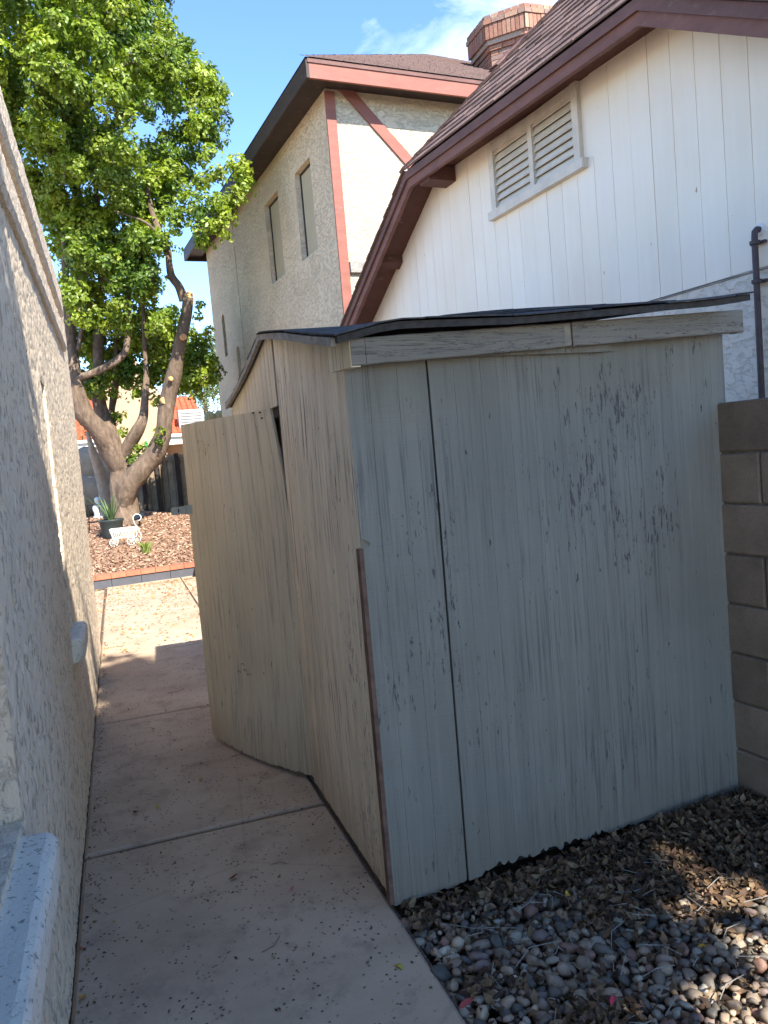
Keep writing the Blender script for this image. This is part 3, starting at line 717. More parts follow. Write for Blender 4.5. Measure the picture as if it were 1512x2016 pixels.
# barge boards and fascia, from corner to corner
K=[(-3.0,1.49),(1.72,4.235),(5.11,4.355),(9.4,1.895)]
def board_run(pts,d0,d1,drop_top,drop_bot,name,mat,par=hs_):
    for i in range(len(pts)-1):
        (p0,q0),(p1,q1)=pts[i],pts[i+1]
        def vert(j):  # miter vertical offset scale
            return 1
        def sc(k_):
            (xa,za),(xb,zb)=pts[k_],pts[k_+1]; return math.hypot(xb-xa,zb-za)/abs(xb-xa)
        # mitre at joints: use perpendicular offsets intersections
        def off(k_,dd):  # line k offset down by dd perpendicular -> (slope, intercept)
            (xa,za),(xb,zb)=pts[k_],pts[k_+1]; sl=(zb-za)/(xb-xa); return sl,za-sl*xa-dd*sc(k_)
        def corner(k_,dd):
            if k_==0: sl,c0=off(0,dd); return (pts[0][0],sl*pts[0][0]+c0)
            if k_==len(pts)-1: sl,c0=off(k_-1,dd); return (pts[k_][0],sl*pts[k_][0]+c0)
            s1,c1=off(k_-1,dd); s2,c2=off(k_,dd); x=(c2-c1)/(s1-s2); return (x,s1*x+c1)
        A1,A2=corner(i,drop_top),corner(i,drop_bot); B1,B2=corner(i+1,drop_top),corner(i+1,drop_bot)
        m_=MB(); m_.prism([NB(A2[0],d0,A2[1]),NB(B2[0],d0,B2[1]),NB(B1[0],d0,B1[1]),NB(A1[0],d0,A1[1])],[NB(A2[0],d1,A2[1]),NB(B2[0],d1,B2[1]),NB(B1[0],d1,B1[1]),NB(A1[0],d1,A1[1])]); m_.build(name,M[mat],par)
board_run(K,DF+.003,DF+.045,.058,.155,'fascia','brown_face')
board_run(K,DF-.022,DF+.001,0,.075,'barge_trim','brown_trim')
board_run(K,DF+.046,DW+.06,.012,.030,'soffit','brown_soffit')
# lookouts
boxpart('lookout',M['brown_soffit'],hs_,4.72,4.93,DF+.05,DW-.004,4.16,4.30)
def sl_box(a0,a1,d0,d1,h0,h1,name='lookout'):
    q=MB(); f=lambda a_:outz(a_); q.hexa([NB(a0,d0,f(a0)+h0),NB(a1,d0,f(a1)+h0),NB(a1,d1,f(a1)+h0),NB(a0,d1,f(a0)+h0),NB(a0,d0,f(a0)+h1),NB(a1,d0,f(a1)+h1),NB(a1,d1,f(a1)+h1),NB(a0,d1,f(a0)+h1)]); q.build(name,M['brown_soffit'],hs_)
sl_box(6.05,6.15,DF+.05,DW-.004,-.09,.05)
# steep clipped roof slope with individual shingles
RS=math.radians(48)
def RP(al,u,l=0):   # u up the slope from the eave
    base=ON+an*al+rn*(DF-.03+u*math.cos(RS)-l*math.sin(RS)); 
    zb=K[1][1]+(K[2][1]-K[1][1])*(al-K[1][0])/(K[2][0]-K[1][0])
    return (base[0],base[1],zb+.012+u*math.sin(RS)+l*math.cos(RS))
UMAX=2.2
def hipL(u): return 5.13-1.08*u
def hipR(u): return 1.69+.25*u
rd=MB(); rd.quad(RP(hipR(0),0,-.02),RP(hipL(0),0,-.02),RP(hipL(UMAX),UMAX,-.02),RP(hipR(UMAX),UMAX,-.02))
# back slopes hidden behind
def bk_(al,d,z): return NB(al,d,z)
topL=(hipL(UMAX)); 
rd.poly([RP(hipL(0),0,-.02),NB(9.4,DF-.02,1.90),NB(9.4,7.5,1.90),NB(hipL(UMAX),7.5,5.9),RP(hipL(UMAX),UMAX,-.02)])
rd.poly([RP(hipR(0),0,-.02),RP(hipR(UMAX),UMAX,-.02),NB(hipR(UMAX),7.5,5.9),NB(-3.0,7.5,1.5),NB(-3.0,DF-.02,1.5)])
rd.build('roof_deck',M['dark_wood'],hs_)
ex=.135; nrow=int(UMAX/ex)
for r in range(nrow):
    u0=r*ex; L0,Rr=hipL(u0)+.02,hipR(u0)-.02; x=Rr-random.uniform(0,.2)
    while x<L0:
        wd=random.choice((.16,.2,.24,.3)); x0=max(x,Rr); x1=min(x+wd-.006,L0); x+=wd
        if x1-x0<.03 : continue
        if r>13 and x0>3.2: pass
        t_=.010+.010*random.random(); jl=random.uniform(-.008,.008)
        q=MB(); q.hexa([RP(x0,u0+jl,.004),RP(x1,u0+jl,.004),RP(x1,u0+ex*1.15,-.001),RP(x0,u0+ex*1.15,-.001),RP(x0,u0+jl,.004+t_),RP(x1,u0+jl,.004+t_),RP(x1,u0+ex*1.15,.005),RP(x0,u0+ex*1.15,.005)]); q.build('shingle',M['house_shingle'],hs_)
# hip cap + rake shingle edge strips
for (f,s_) in ((hipL,1),(hipR,-1)):
    hc=MB()
    for i in range(18):
        u=i*UMAX/18; u1=u+UMAX/18*1.1; hc.hexa([RP(f(u)-.06,u,.02),RP(f(u)+.06,u,-.0),RP(f(u1)+.06,u1,-.01),RP(f(u1)-.06,u1,.01),RP(f(u)-.06,u,.045),RP(f(u)+.06,u,.025),RP(f(u1)+.06,u1,.01),RP(f(u1)-.06,u1,.03)])
    hc.build('hip_cap',M['house_shingle'],hs_)
se=MB()
def rakestrip(pa,pb,n):
    for i in range(n):
        f0=i/n; f1=(i+1)/n*1.0; a0_=pa[0]+(pb[0]-pa[0])*f0; z0_=pa[1]+(pb[1]-pa[1])*f0; a1_=pa[0]+(pb[0]-pa[0])*f1; z1_=pa[1]+(pb[1]-pa[1])*f1
        hh=.012; w=random.uniform(0,.012)
        se.hexa([NB(a0_,DF-.045-w,z0_+.004),NB(a1_,DF-.045-w,z1_+.004),NB(a1_,DF+.4,z1_+.004),NB(a0_,DF+.4,z0_+.004),NB(a0_,DF-.045-w,z0_+.03),NB(a1_,DF-.045-w,z1_+.018),NB(a1_,DF+.4,z1_+.018),NB(a0_,DF+.4,z0_+.03)])
rakestrip(K[3],K[2],32); se.build('rake_shingles',M['house_shingle'],hs_); se=MB(); rakestrip(K[0],K[1],36); se.build('rake_shingles',M['house_shingle'],hs_)
# cricket rake board behind the roof slope
ck=MB(); 
pA=aty(975,132,8.6);pB=aty(1062,48,8.6);pC=aty(1064,72,8.6);pD=aty(1004,133,8.6)
off=np.array([.03,.25,.06])
ck.prism([pA,pD,pC,pB],[p+off for p in (pA,pD,pC,pB)]); ck.build('cricket',M['dark_wood'],hs_)
ck=MB(); e_=np.array([0,-.03,.02]); ck.prism([pA+e_,pA+e_+np.array([.07,0,-.01]),pB+e_+np.array([.0,0,-.06]),pB+e_],[p+off for p in (pA+e_,pA+e_+np.array([.07,0,-.01]),pB+e_+np.array([0,0,-.06]),pB+e_)]); ck.build('cricket_trim',M['brown_trim'],hs_)
# downpipe on the wall
pp=MB(); ap,zp=nbp(1486,468,DW-.05); pts=[NB(ap,DW+.01,zp+.05),NB(ap,DW-.03,zp+.05),NB(ap+.0,DW-.048,zp+.035),NB(ap,DW-.052,zp),NB(ap+.012,DW-.052,.1)]
pp.tube(pts,.019,12); pipe=pp.build('waste_pipe',M['pipe'],hs_,smooth=True)
for zz in (zp-.03,zp-.26):
    q=MB(); q.tube([NB(ap,DW-.052,zz-.010),NB(ap,DW-.052,zz+.010)],.031,12); q.box(ap-.05,ap+.05,DW-.03,DW-.006,zz-.008,zz+.008,NB); q.build('clamp',M['pipe'],pipe)
q=MB(); q.tube([NB(ap,DW-.001,zp+.05),NB(ap,DW-.012,zp+.05)],.04,12); q.build('flange',M['white'],pipe)
# ------------------------------------------------------------------ chimney
chc=np.array(NB(7.35,4.45,0)); chim=MB()
chd=ray(1020,50); P0=CP+chd/(chd@Fv)*14.0
base=Vector((P0[0],P0[1],0)); Rc=.60
chp=empty('chimney',tuple(base),None,None); chp.parent=hs_; chp.location=base-worldloc(hs_); bpy.context.view_layer.update()
vdir=math.atan2(P0[1],P0[0])
top=float((CP+ray(1053,17)/(ray(1053,17)@Fv)*13.3)[2])
rot0=vdir+math.pi-math.radians(15)-math.radians(22.5)
def oc(R,z,k): a=rot0+math.radians(45)*k; return (base.x+R*math.cos(a),base.y+R*math.sin(a),z)
core=MB()
levels=[(top,top-.07,.93,'h'),(top-.077,top-.15,.95,'s'),(top-.158,top-.39,.93,'v'),(top-.398,top-.47,.88,'s'),(top-.478,top-.55,.84,'s'),(top-.558,top-.63,.81,'s')]+[(top-.638-.08*i_,top-.71-.08*i_,.81,'s') for i_ in range(6)]
core.prism([oc(.77,6,k) for k in range(8)],[oc(.77,top-.47,k) for k in range(8)]); core.prism([oc(.88,top-.468,k) for k in range(8)],[oc(.88,top-.006,k) for k in range(8)]) 
core.build('chimney_core',M['mortar'],chp)
for li,(zt,zb,R,kind) in enumerate(levels):
    for k in range(8):
        p=np.array(oc(R,0,k)); q=np.array(oc(R,0,k+1)); Ln=np.linalg.norm(q-p); d=(q-p)/Ln; nn=np.array([d[1],-d[0],0])
        mid=(p+q)/2-np.array([base.x,base.y,0]); 
        if mid@nn<0: nn=-nn
        if nn@np.array([P0[0],P0[1],0])>0.25*np.linalg.norm(P0[:2]) : continue
        bl={'v':.075,'s':.23,'h':.12}[kind]; s=-(.09 if li%2 else 0)
        while s<Ln-.01:
            a0_=max(s,0)+.004; a1_=min(s+bl,Ln)-.004; s+=bl+.002
            if a1_-a0_<.02: continue
            pr=random.uniform(-.004,.004)
            A_=p+d*a0_;B_=p+d*a1_
            q_=MB(); o0=-.09;o1=pr
            q_.hexa([(*(A_+nn*o1)[:2],zb),(*(B_+nn*o1)[:2],zb),(*(B_+nn*o0-d*.03)[:2],zb),(*(A_+nn*o0+d*.03)[:2],zb),(*(A_+nn*o1)[:2],zt),(*(B_+nn*o1)[:2],zt),(*(B_+nn*o0-d*.03)[:2],zt),(*(A_+nn*o0+d*.03)[:2],zt)])
            q_.build('brick',M['brick'],chp)
ft=MB(); fc=CP+ray(1020,18)/(ray(1020,18)@Fv)*14.0
ft.tube([(fc[0],fc[1],top-.02),(fc[0],fc[1],top+.05),(fc[0],fc[1],top+.053),(fc[0],fc[1],top+.14),(fc[0],fc[1],top+.155)],[.12,.12,.16,.16,.145],20); ft.build('flue_cap',M['capstone'],chp)
# ------------------------------------------------------------------ two storey stucco house
AC=8.03; DWR=1.72; th2=empty('two_storey_house',NB(12,5,0),'tall cream stucco house with salmon timber trim and brown hipped roof','house')
WH=6.60; AE=16.2
def wall_holes(fn,u0,u1,z0,z1,holes,depth,name,mat,par):
    us=sorted({u0,u1,*[h[0] for h in holes],*[h[1] for h in holes]}); zs_=sorted({z0,z1,*[h[2] for h in holes],*[h[3] for h in holes]})
    m_=MB()
    for i in range(len(us)-1):
        for j in range(len(zs_)-1):
            uc=(us[i]+us[i+1])/2; zc=(zs_[j]+zs_[j+1])/2
            if any(h[0]<uc<h[1] and h[2]<zc<h[3] for h in holes): continue
            m_.quad(fn(us[i],0,zs_[j]),fn(us[i],0,zs_[j+1]),fn(us[i+1],0,zs_[j+1]),fn(us[i+1],0,zs_[j]))
    for h in holes:
        a_,b_,c_,d_=h[:4]
        if len(h)>4:  # arch top fill
            r=(b_-a_)/2; n=10
            arc=[(a_+r-r*math.cos(math.pi*i/n),d_-r+r*math.sin(math.pi*i/n)) for i in range(n+1)]
            for i in range(n):
                (x0,y0),(x1,y1)=arc[i],arc[i+1]; m_.quad(fn(x0,0,y0),fn(x0,0,d_),fn(x1,0,d_),fn(x1,0,y1)); m_.quad(fn(x0,0,y0),fn(x1,0,y1),fn(x1,depth,y1),fn(x0,depth,y0))
            top_=d_-r
        else:
            top_=d_; m_.quad(fn(a_,0,d_),fn(a_,depth,d_),fn(b_,depth,d_),fn(b_,0,d_))
        m_.quad(fn(a_,0,c_),fn(a_,depth,c_),fn(a_,depth,top_),fn(a_,0,top_)); m_.quad(fn(b_,0,c_),fn(b_,0,top_),fn(b_,depth,top_),fn(b_,depth,c_)); m_.quad(fn(a_,0,c_),fn(b_,0,c_),fn(b_,depth,c_),fn(a_,depth,c_))
    return m_.build(name,mat,par)
W1=(8.86,9.60,4.62,5.95);W2=(10.51,11.32,4.65,6.02); A1=(15.05,15.32,3.98,4.9,1); A2=(14.0,14.27,3.05,4.03,1)
hl=[(AE-0.0)]
fnL=lambda u,o,z:NB(u,DWR+o,z)
wall_holes(fnL,AC,AE,0,WH,[W1,W2,A1,A2],.11,'side_wall',M['house_stucco'],th2)
for W_ in (W1,W2,A1,A2):
    a_,b_,c_,d_=W_[:4]; f_=MB(); e=.035
    f_.box(a_-.02,a_+e,DWR+.085,DWR+.13,c_-.02,d_+.02,NB); f_.box(b_-e,b_+.02,DWR+.085,DWR+.13,c_-.02,d_+.02,NB); f_.box(a_+e,b_-e,DWR+.087,DWR+.13,c_-.02,c_+e,NB); f_.box(a_+e,b_-e,DWR+.087,DWR+.13,d_-e,d_+.02,NB)
    wf=f_.build('window',M['frame_dark'],th2); s_=MB(); s_.box(a_+.02,b_-.02,DWR+.10,DWR+.12,c_+.0,d_-.0,NB); s_.build('sun_screen',M['screen' if len(W_)==4 else 'glass_dark'],wf)
cj=MB(); cj.box(13.60,13.63,DWR-.008,DWR+.01,2.6,WH,NB); cj.build('control_joint',M['house_stucco'],th2)
fw_=MB(); fw_.box(AC+.002,AE,DWR+.16,10,0,WH-.01,NB); fw_.build('inner_wall',M['house_stucco'],th2)
f2=MB(); f2.quad(NB(AC,DWR,0),NB(AC,10,0),NB(AC,10,WH),NB(AC,DWR,WH)); f2.build('front_wall',M['house_stucco'],th2)
# timbers on the front wall
def fpt(px,py,o=0): return onplane(px,py,ON+an*(AC-o),an)
def timber(corners,o,name,mat):
    n_=an*o; a_=[np.array(c_)-an*.0 for c_ in corners]; q=MB(); q.prism([c_-an*.001 for c_ in a_],[c_-n_ for c_ in a_]); q.build(name,mat,th2)
def fd(d,z): return np.array(NB(AC,d,z))
q=MB(); q.hexa([fd(1.70,0),fd(1.84,0),fd(1.84,0)-an*.03,fd(1.70,0)-an*.03,fd(1.70,WH-.1),fd(1.84,WH-.1),fd(1.84,WH-.1)-an*.03,fd(1.70,WH-.1)-an*.03]); q.build('corner_timber',M['salmon_trim'],th2)
timber([fd(1.86,6.60),fd(2.08,6.60),fd(3.12,5.55),fd(2.95,5.50)],.028,'brace_timber',M['salmon_trim'])
timber([fd(1.85,4.21),fd(3.4,4.21),fd(3.4,4.06),fd(1.85,4.06)],.055,'band_timber',M['grey_wood'])
# eaves: fascia, soffit, hipped roof
EO=.36; FZ0,FZ1=6.46,6.70
def E2(al,d,z): return NB(al,d,z)
q=MB(); q.box(AC-EO-.04,AC-EO,DWR-EO+.001,9,FZ0,FZ1-.05,NB); q.build('fascia',M['salmon_trim'],th2)
q=MB(); q.box(AC-EO-.055,AC-EO-.0,DWR-EO-.02,9,FZ1-.049,FZ1+.005,NB); q.build('drip_edge',M['brown_trim'],th2)
q=MB(); q.box(AC-EO-.04,AE+.6,DWR-EO-.04,DWR-EO,FZ0,FZ1,NB); q.build('fascia',M['shaded_trim'],th2)
q=MB(); q.box(AC-EO,AE+.55,DWR-EO+.001,DWR-.002,FZ0+.08,FZ0+.10,NB); q.box(AC-EO+.001,AC-.002,DWR,9,FZ0+.08,FZ0+.10,NB); q.build('soffit',M['shaded_trim'],th2)
ST=.61
def hip(al,d): return FZ1+.008+min(al-(AC-EO-.06),d-(DWR-EO-.05),AE+.62-al)*ST
rf=MB()
a0_,d0_=AC-EO-.06,DWR-EO-.05; aR=AE+.62; 
ins=lambda u:(a0_+u,d0_+u)
ap_=4.40
dR=d0_+2*ap_; zt_=FZ1+ap_*ST; p1=NB(a0_+ap_,d0_+ap_,zt_); p2=NB(aR-ap_,d0_+ap_,zt_); z0_=FZ1+.008
rf.poly([NB(a0_,d0_,z0_),NB(a0_,dR,z0_),p1]); rf.poly([NB(a0_,d0_,z0_),p1,p2,NB(aR,d0_,z0_)]); rf.poly([NB(aR,d0_,z0_),p2,NB(aR,dR,z0_)]); rf.poly([NB(a0_,dR,z0_),NB(aR,dR,z0_),p2,p1])
rf.build('roof',M['dark_wood'],th2)
sh=MB(); ex=.13
for r in range(int(ap_/ex)):
    u=r*ex; d=d0_+u-.02
    while d<dR-u-.1:
        wd=random.uniform(.14,.32); z0_=FZ1+.012+u*ST; z1_=FZ1+.012+(u+ex*1.1)*ST; t_=.008+.008*random.random()
        sh.hexa([NB(a0_+u-.01,d,z0_),NB(a0_+u-.01,d+wd-.006,z0_),NB(a0_+u+ex*1.1,d+wd-.006,z1_-.004),NB(a0_+u+ex*1.1,d,z1_-.004),NB(a0_+u-.01,d,z0_+t_),NB(a0_+u-.01,d+wd-.006,z0_+t_),NB(a0_+u+ex*1.1,d+wd-.006,z1_),NB(a0_+u+ex*1.1,d,z1_)]); d+=wd
sh.build('roof_shingles',M['house_shingle'],th2,kind='stuff')
# left end eave return
q=MB(); q.box(AE+.55,AE+.60,DWR-EO-.04,DWR+1.2,FZ0,FZ1,NB); q.build('fascia',M['shaded_trim'],th2)

# ------------------------------------------------------------------ GRAVEL BED (foreground right)
def gz_(x,y): return -.035+.02*mnoise.noise(Vector((x*1.7,y*1.7,3)))+.03*max(0,min(1,(x-1.3)/.9))*max(0,min(1,(y-1.7)/.7))
q=MB(); q.grid([[(x,y,gz_(x,y)-.02) for y in np.linspace(-1.2,2.55,22)] for x in np.linspace(.73,2.6,14)]); q.build('gravel_base',M['soil'],kind='structure',smooth=True)
import bmesh
bm=bmesh.new(); bmesh.ops.create_icosphere(bm,subdivisions=2,radius=1); iv=np.array([v.co[:] for v in bm.verts]); ifc=np.array([[v.index for v in f.verts] for f in bm.faces]); bm.free()
def stones(centers,sizes,colors):
    V=[];F_=[];C=[]
    for k,(c,s) in enumerate(zip(centers,sizes)):
        sx,sy,sz=s
        a,b,c2=rng.uniform(0,6.28),rng.uniform(-.5,.5),rng.uniform(-.5,.5)
        off=rng.uniform(0,100,3); d=1+.16*np.sin(iv@rng.normal(0,1.8,3)+off[0])+.10*np.sin(iv@rng.normal(0,3,3)+off[1])
        # flatten facets
        v=iv*d[:,None]; 
        for _ in range(3):
            nrm=rng.normal(0,1,3); nrm/=np.linalg.norm(nrm); h=rng.uniform(.5,.85); dd=v@nrm; ov=np.maximum(dd-h,0); v=v-nrm[None]*(ov*.85)[:,None]
        v=v*np.array([sx,sy,sz])
        ca,sa=np.cos(a),np.sin(a); cb,sb_=np.cos(b),np.sin(b); cc,sc_=np.cos(c2),np.sin(c2)
        Rm=np.array([[ca,-sa,0],[sa,ca,0],[0,0,1]])@np.array([[cb,0,sb_],[0,1,0],[-sb_,0,cb]])@np.array([[1,0,0],[0,cc,-sc_],[0,sc_,cc]])
        V.append(v@Rm.T+c); F_.append(ifc+k*len(iv)); C.append(np.repeat(colors[k][None],len(iv),0))
    return np.concatenate(V),np.concatenate(F_),np.concatenate(C)
pal=np.array([(.17,.15,.135),(.11,.105,.10),(.23,.195,.165),(.22,.185,.165),(.27,.225,.19),(.30,.29,.27),(.075,.08,.085),(.20,.13,.115),(.14,.115,.12),(.38,.34,.28),(.24,.25,.25)])*np.array([1.35,1.22,1.02])
cs=[];ss_=[];cc_=[]
tries=0; grid={}
def leafiness(x,y):
    v=max(0,min(1,(x-1.15)/.6))*max(0,min(1,(y-1.78-.25*(x-1.2)*0)/.35))*1.2
    v+=max(0,1-((x-.98)**2/.03+(y-1.66)**2/.02))*1.1
    v+=max(0,min(1,(y-2.22)/.12))*.8
    return v*.9+.55*mnoise.noise(Vector((x*5,y*5,1)))
for layer in range(2):
    for _ in range(7500):
        x=rng.uniform(.74,2.40); y=rng.uniform(.9,2.46)
        if y>2.37+.05*(x-.7)/1.5 : continue
        s=rng.choice([.008,.0115,.0155,.020,.026],p=[.10,.2,.28,.26,.16])
        key=(int(x/.02),int(y/.02)); ok=True
        for i in range(-2,3):
            for j in range(-2,3):
                for (qx,qy,qs) in grid.get((layer,key[0]+i,key[1]+j),()):
                    if (qx-x)**2+(qy-y)**2<((qs+s)*.80)**2: ok=False
        if not ok: continue
        if layer==1 and leafiness(x,y)>.75 and rng.random()<.82: continue
        grid.setdefault((layer,)+key,[]).append((x,y,s))
        cs.append(np.array([x,y,gz_(x,y)+(.000 if layer==0 else .017)+rng.uniform(-.003,.004)])); ss_.append((s*rng.uniform(1,1.45),s*rng.uniform(.85,1.1),s*rng.uniform(.6,.85)))
        c0=pal[rng.choice(len(pal),p=[.16,.13,.13,.11,.09,.09,.09,.05,.07,.04,.04])]*rng.uniform(.8,1.25); cc_.append(c0)
V,Fq,Cc=stones(cs,ss_,cc_)
print('stones',len(cs))
fastmesh('river_pebbles',V,Fq,M['pebble'],None,Cc,smooth=True,loc=(1.5,1.7,0),label='grey and tan river pebbles spread in front of the shed beside the path',cat='gravel',kind='stuff')
def leafmesh(centers,lens,wid,cols,up=None,curl=.3,tilt=.6,ups=None):
    # each leaf: 6-vert blade folded along midrib, curved
    n=len(centers); cen=np.array(centers); lens=np.array(lens)
    if ups is None:
        nz=rng.normal(0,tilt,(n,3)); nz[:,2]=1
    else: nz=ups+rng.normal(0,tilt,(n,3))
    nz/=np.linalg.norm(nz,axis=1)[:,None]
    t=rng.normal(0,1,(n,3)); t-=nz*(t*nz).sum(1)[:,None]; t/=np.linalg.norm(t,axis=1)[:,None]; b=np.cross(nz,t)
    prof=[(-.5,0,0),(-.15,.5,.12),(.22,.42,.12),(.5,0,0),(.22,-.42,.12),(-.15,-.5,.12),(-.15,0,-.0),(.22,0,-.0)]
    V=np.zeros((n,8,3)); cu=rng.uniform(-curl,curl,(n,1))
    for i,(u,v,h) in enumerate(prof):
        bend=-cu[:,0]*(u**2)*2*lens
        V[:,i]=cen+t*(u*lens)[:,None]+b*(v*wid*lens)[:,None]+nz*((h*wid*lens)*rng.uniform(.3,1.6,n)+bend)[:,None]
    f=np.array([[0,6,1,1],[6,7,2,1],[7,3,2,2],[0,5,6,6],[5,4,7,6],[4,3,7,7]])
    tri=np.array([[0,6,1],[1,6,7],[1,7,2],[2,7,3],[0,5,6],[5,4,7],[5,7,6],[4,3,7]])
    Fq=(tri[None]+(np.arange(n)*8)[:,None,None]).reshape(-1,3)
    C=np.repeat(np.array(cols),8,0)
    return V.reshape(-1,3),Fq,C
cen=[];ln=[];co=[]
bp=np.array([(.16,.095,.055),(.10,.062,.04),(.22,.14,.08),(.065,.042,.03),(.27,.19,.11)])
k=0
while k<7800:
    x=rng.uniform(.75,2.6); y=rng.uniform(1.25,2.5)
    if y>2.39+.05*(x-.7)/1.5: continue
    lf=leafiness(x,y)
    if rng.random()>max(.075,lf): continue
    cen.append((x,y,gz_(x,y)+rng.uniform(.012,.040)+.012*lf)); ln.append(rng.uniform(.018,.05)); co.append(bp[rng.integers(5)]*rng.uniform(.7,1.2)); k+=1
V,Fq,C=leafmesh(cen,ln,.42,co,curl=.9,tilt=.55)
fastmesh('leaf_litter',V,Fq,M['dryleaf'],None,C,loc=(1.6,2.2,0),label='dry brown fallen leaves heaped over the pebbles at the foot of the shed',cat='leaves',kind='stuff')
# twigs
tw=MB()
for i in range(90):
    x=random.uniform(.85,2.35); y=random.uniform(1.35,2.35); a_=random.uniform(0,6.28); l=random.uniform(.05,.16); z=gz_(x,y)+.045
    tw.tube([(x,y,z),(x+l*.5*math.cos(a_),y+l*.5*math.sin(a_),z+random.uniform(-.006,.012)),(x+l*math.cos(a_+.3),y+l*math.sin(a_+.3),z-.004)],.0014,5)
tw.build('twigs',M['grey_wood'],None,label='thin dry twigs lying among the pebbles and leaves',cat='twigs',kind='stuff',loc=(1.5,1.9,0))
# specks / small leaves on path
cen=[];ln=[];co=[]
for i in range(1000):
    x=XW+.02+rng.uniform(0,.96); y=rng.uniform(1.5,6.5); 
    if rng.random()<.35: x=XW+.02+abs(rng.normal(0,.03))
    cen.append((x,y,.004)); ln.append(rng.uniform(.006,.017)); co.append(np.array(((.10,.065,.04),(.05,.04,.035),(.25,.15,.06))[rng.integers(3)])*rng.uniform(.7,1.2))
for i in range(1500):
    y=7+4.3*(1-rng.random()**1.8); x=rng.uniform(-.7,1.4)+0; 
    if y<7.6: x=max(x,-.25)
    cen.append((x,y,.006)); ln.append(rng.uniform(.02,.05)); co.append(np.array(((.50,.26,.06),(.42,.17,.05),(.36,.22,.09))[rng.integers(3)])*rng.uniform(.8,1.2))
V,Fq,C=leafmesh(cen,ln,.45,co,curl=.5,tilt=.25)
fastmesh('path_litter',V,Fq,M['dryleaf'],None,C,loc=(.2,5,0),label='small dry leaves and specks scattered over the concrete path and patio',cat='leaves',kind='stuff')
tw=MB()
for (px,py,a_,l) in [(455,1490,.1,.10),(520,1525,.6,.05),(300,1440,1.2,.07),(565,1700,2.4,.06),(515,1875,.3,.09),(330,1365,0,.12),(395,1395,.1,.09)]:
    p=atz(px,py,.004); tw.tube([p,p+np.array([l*.5*math.cos(a_),l*.5*math.sin(a_),.003]),p+np.array([l*math.cos(a_+.4),l*math.sin(a_+.4),0])],.0013,5)
tw.build('path_twigs',M['bare_wood'],None,label='short brown twigs lying on the shaded concrete path',cat='twigs',kind='stuff',loc=(.3,4,0))
def oneleaf(px,py,l,c,label,z=.008,rotv=None):
    p=atz(px,py,z); V,Fq,C=leafmesh([tuple(p)],[l],.42,[np.array(c)],curl=.6,tilt=.25)
    fastmesh('fallen_leaf',V,Fq,M['dryleaf'],None,C,loc=tuple(p),label=label,cat='leaf')
oneleaf(161,1964,.045,(.55,.28,.06),'orange leaf lying on the path near the bottom left beside the wall')
oneleaf(160,1868,.028,(.34,.14,.07),'small rust leaf against the foot of the left wall')
oneleaf(460,1727,.045,(.16,.07,.035),'curled dark brown leaf in the middle of the nearest slab')
oneleaf(395,1535,.04,(.42,.26,.09),'tan leaf on the slab just before the open shed door')
oneleaf(310,1588,.035,(.40,.30,.08),'yellowish leaf on the slab beyond the wide joint, left of centre')
oneleaf(268,1600,.04,(.07,.05,.035),'blackish leaf on the slab beyond the wide joint, near the wall')
oneleaf(785,1900,.04,(.50,.42,.08),'yellow green leaf at the gravel edge of the nearest slab')
oneleaf(1118,1763,.034,(.60,.42,.07),'bright yellow leaf on the dark pebbles in front of the shed',.045)
oneleaf(1383,1862,.032,(.62,.34,.05),'orange leaf on the pebbles at the right',.045)
oneleaf(575,1748,.022,(.60,.10,.14),'tiny pink petal on the nearest slab right of centre')
oneleaf(1206,1968,.03,(.70,.06,.12),'pink petal standing between sunlit pebbles at the bottom',.05)
oneleaf(918,1975,.05,(.40,.09,.09),'dull red leaf on the pebbles beside the path edge',.045)
# ------------------------------------------------------------------ GARDEN BED beyond the path
def bedz(x,y):
    t=max(0,min(1,(y-11.75)/4.2)); z=.165+.56*t**.8
    z-= .30*max(0,min(1,(x-.5)/2.2))*t
    z+=.03*mnoise.noise(Vector((x*1.2,y*1.2,4)))*min(1,t*4)
    if y>16.5: z-=.10*min(1,(y-16.5)/3)
    return z
cl=lambda x: 11.50+.10*x   # front line of the curb
q=MB(); q.grid([[(x,max(y,cl(x)+.12),bedz(x,max(y,cl(x)+.12))) for y in np.linspace(11.5,27,60)] for x in np.linspace(-9,7,40)]); q.build('garden_bed',simple('bed_soil',(.27,.17,.11),.95,.3,12,.8),kind='structure',smooth=True)
cb=empty('garden_curb',(.3,11.6,0),'raised bed edging of grey blocks capped with salmon bricks','edging')
x=-4.2;k=0
while x<2.4:
    q=MB(); q.box(x+.003,x+.397,0,.13,-.04,.115,lambda a,b,c:(a,cl(a)+b,c)); q.build('block',M['greyblock'],cb); x+=.4
x=-4.2
while x<2.4:
    q=MB(); q.box(x+.003,x+.197,-.02,.16,.117,.178,lambda a,b,c:(a,cl(a)+b,c+.004*(a))); q.build('cap_brick',M['capbrick'],cb); x+=.2
# bark mulch chips
n=30000; yy=11.7+ (rng.random(n)**1.3)*9; xx=rng.uniform(-2.2,4.5,n)
cen=[(a,b,bedz(a,b)+rng.uniform(.005,.03)) for a,b in zip(xx,yy) if b>cl(a)+.16]; n=len(cen)
mp_=np.array([(.42,.25,.16),(.31,.18,.115),(.48,.31,.21),(.23,.135,.09),(.54,.39,.28)])
co=mp_[rng.integers(0,5,n)]*rng.uniform(.7,1.2,(n,1)); V,Fq,C=leafmesh(cen,rng.uniform(.025,.065,n),.5,co,curl=.5,tilt=.45)
fastmesh('bark_mulch',V,Fq,M['mulch'],None,C,loc=(.5,14,.3),label='reddish brown bark mulch covering the raised garden bed',cat='mulch',kind='stuff')
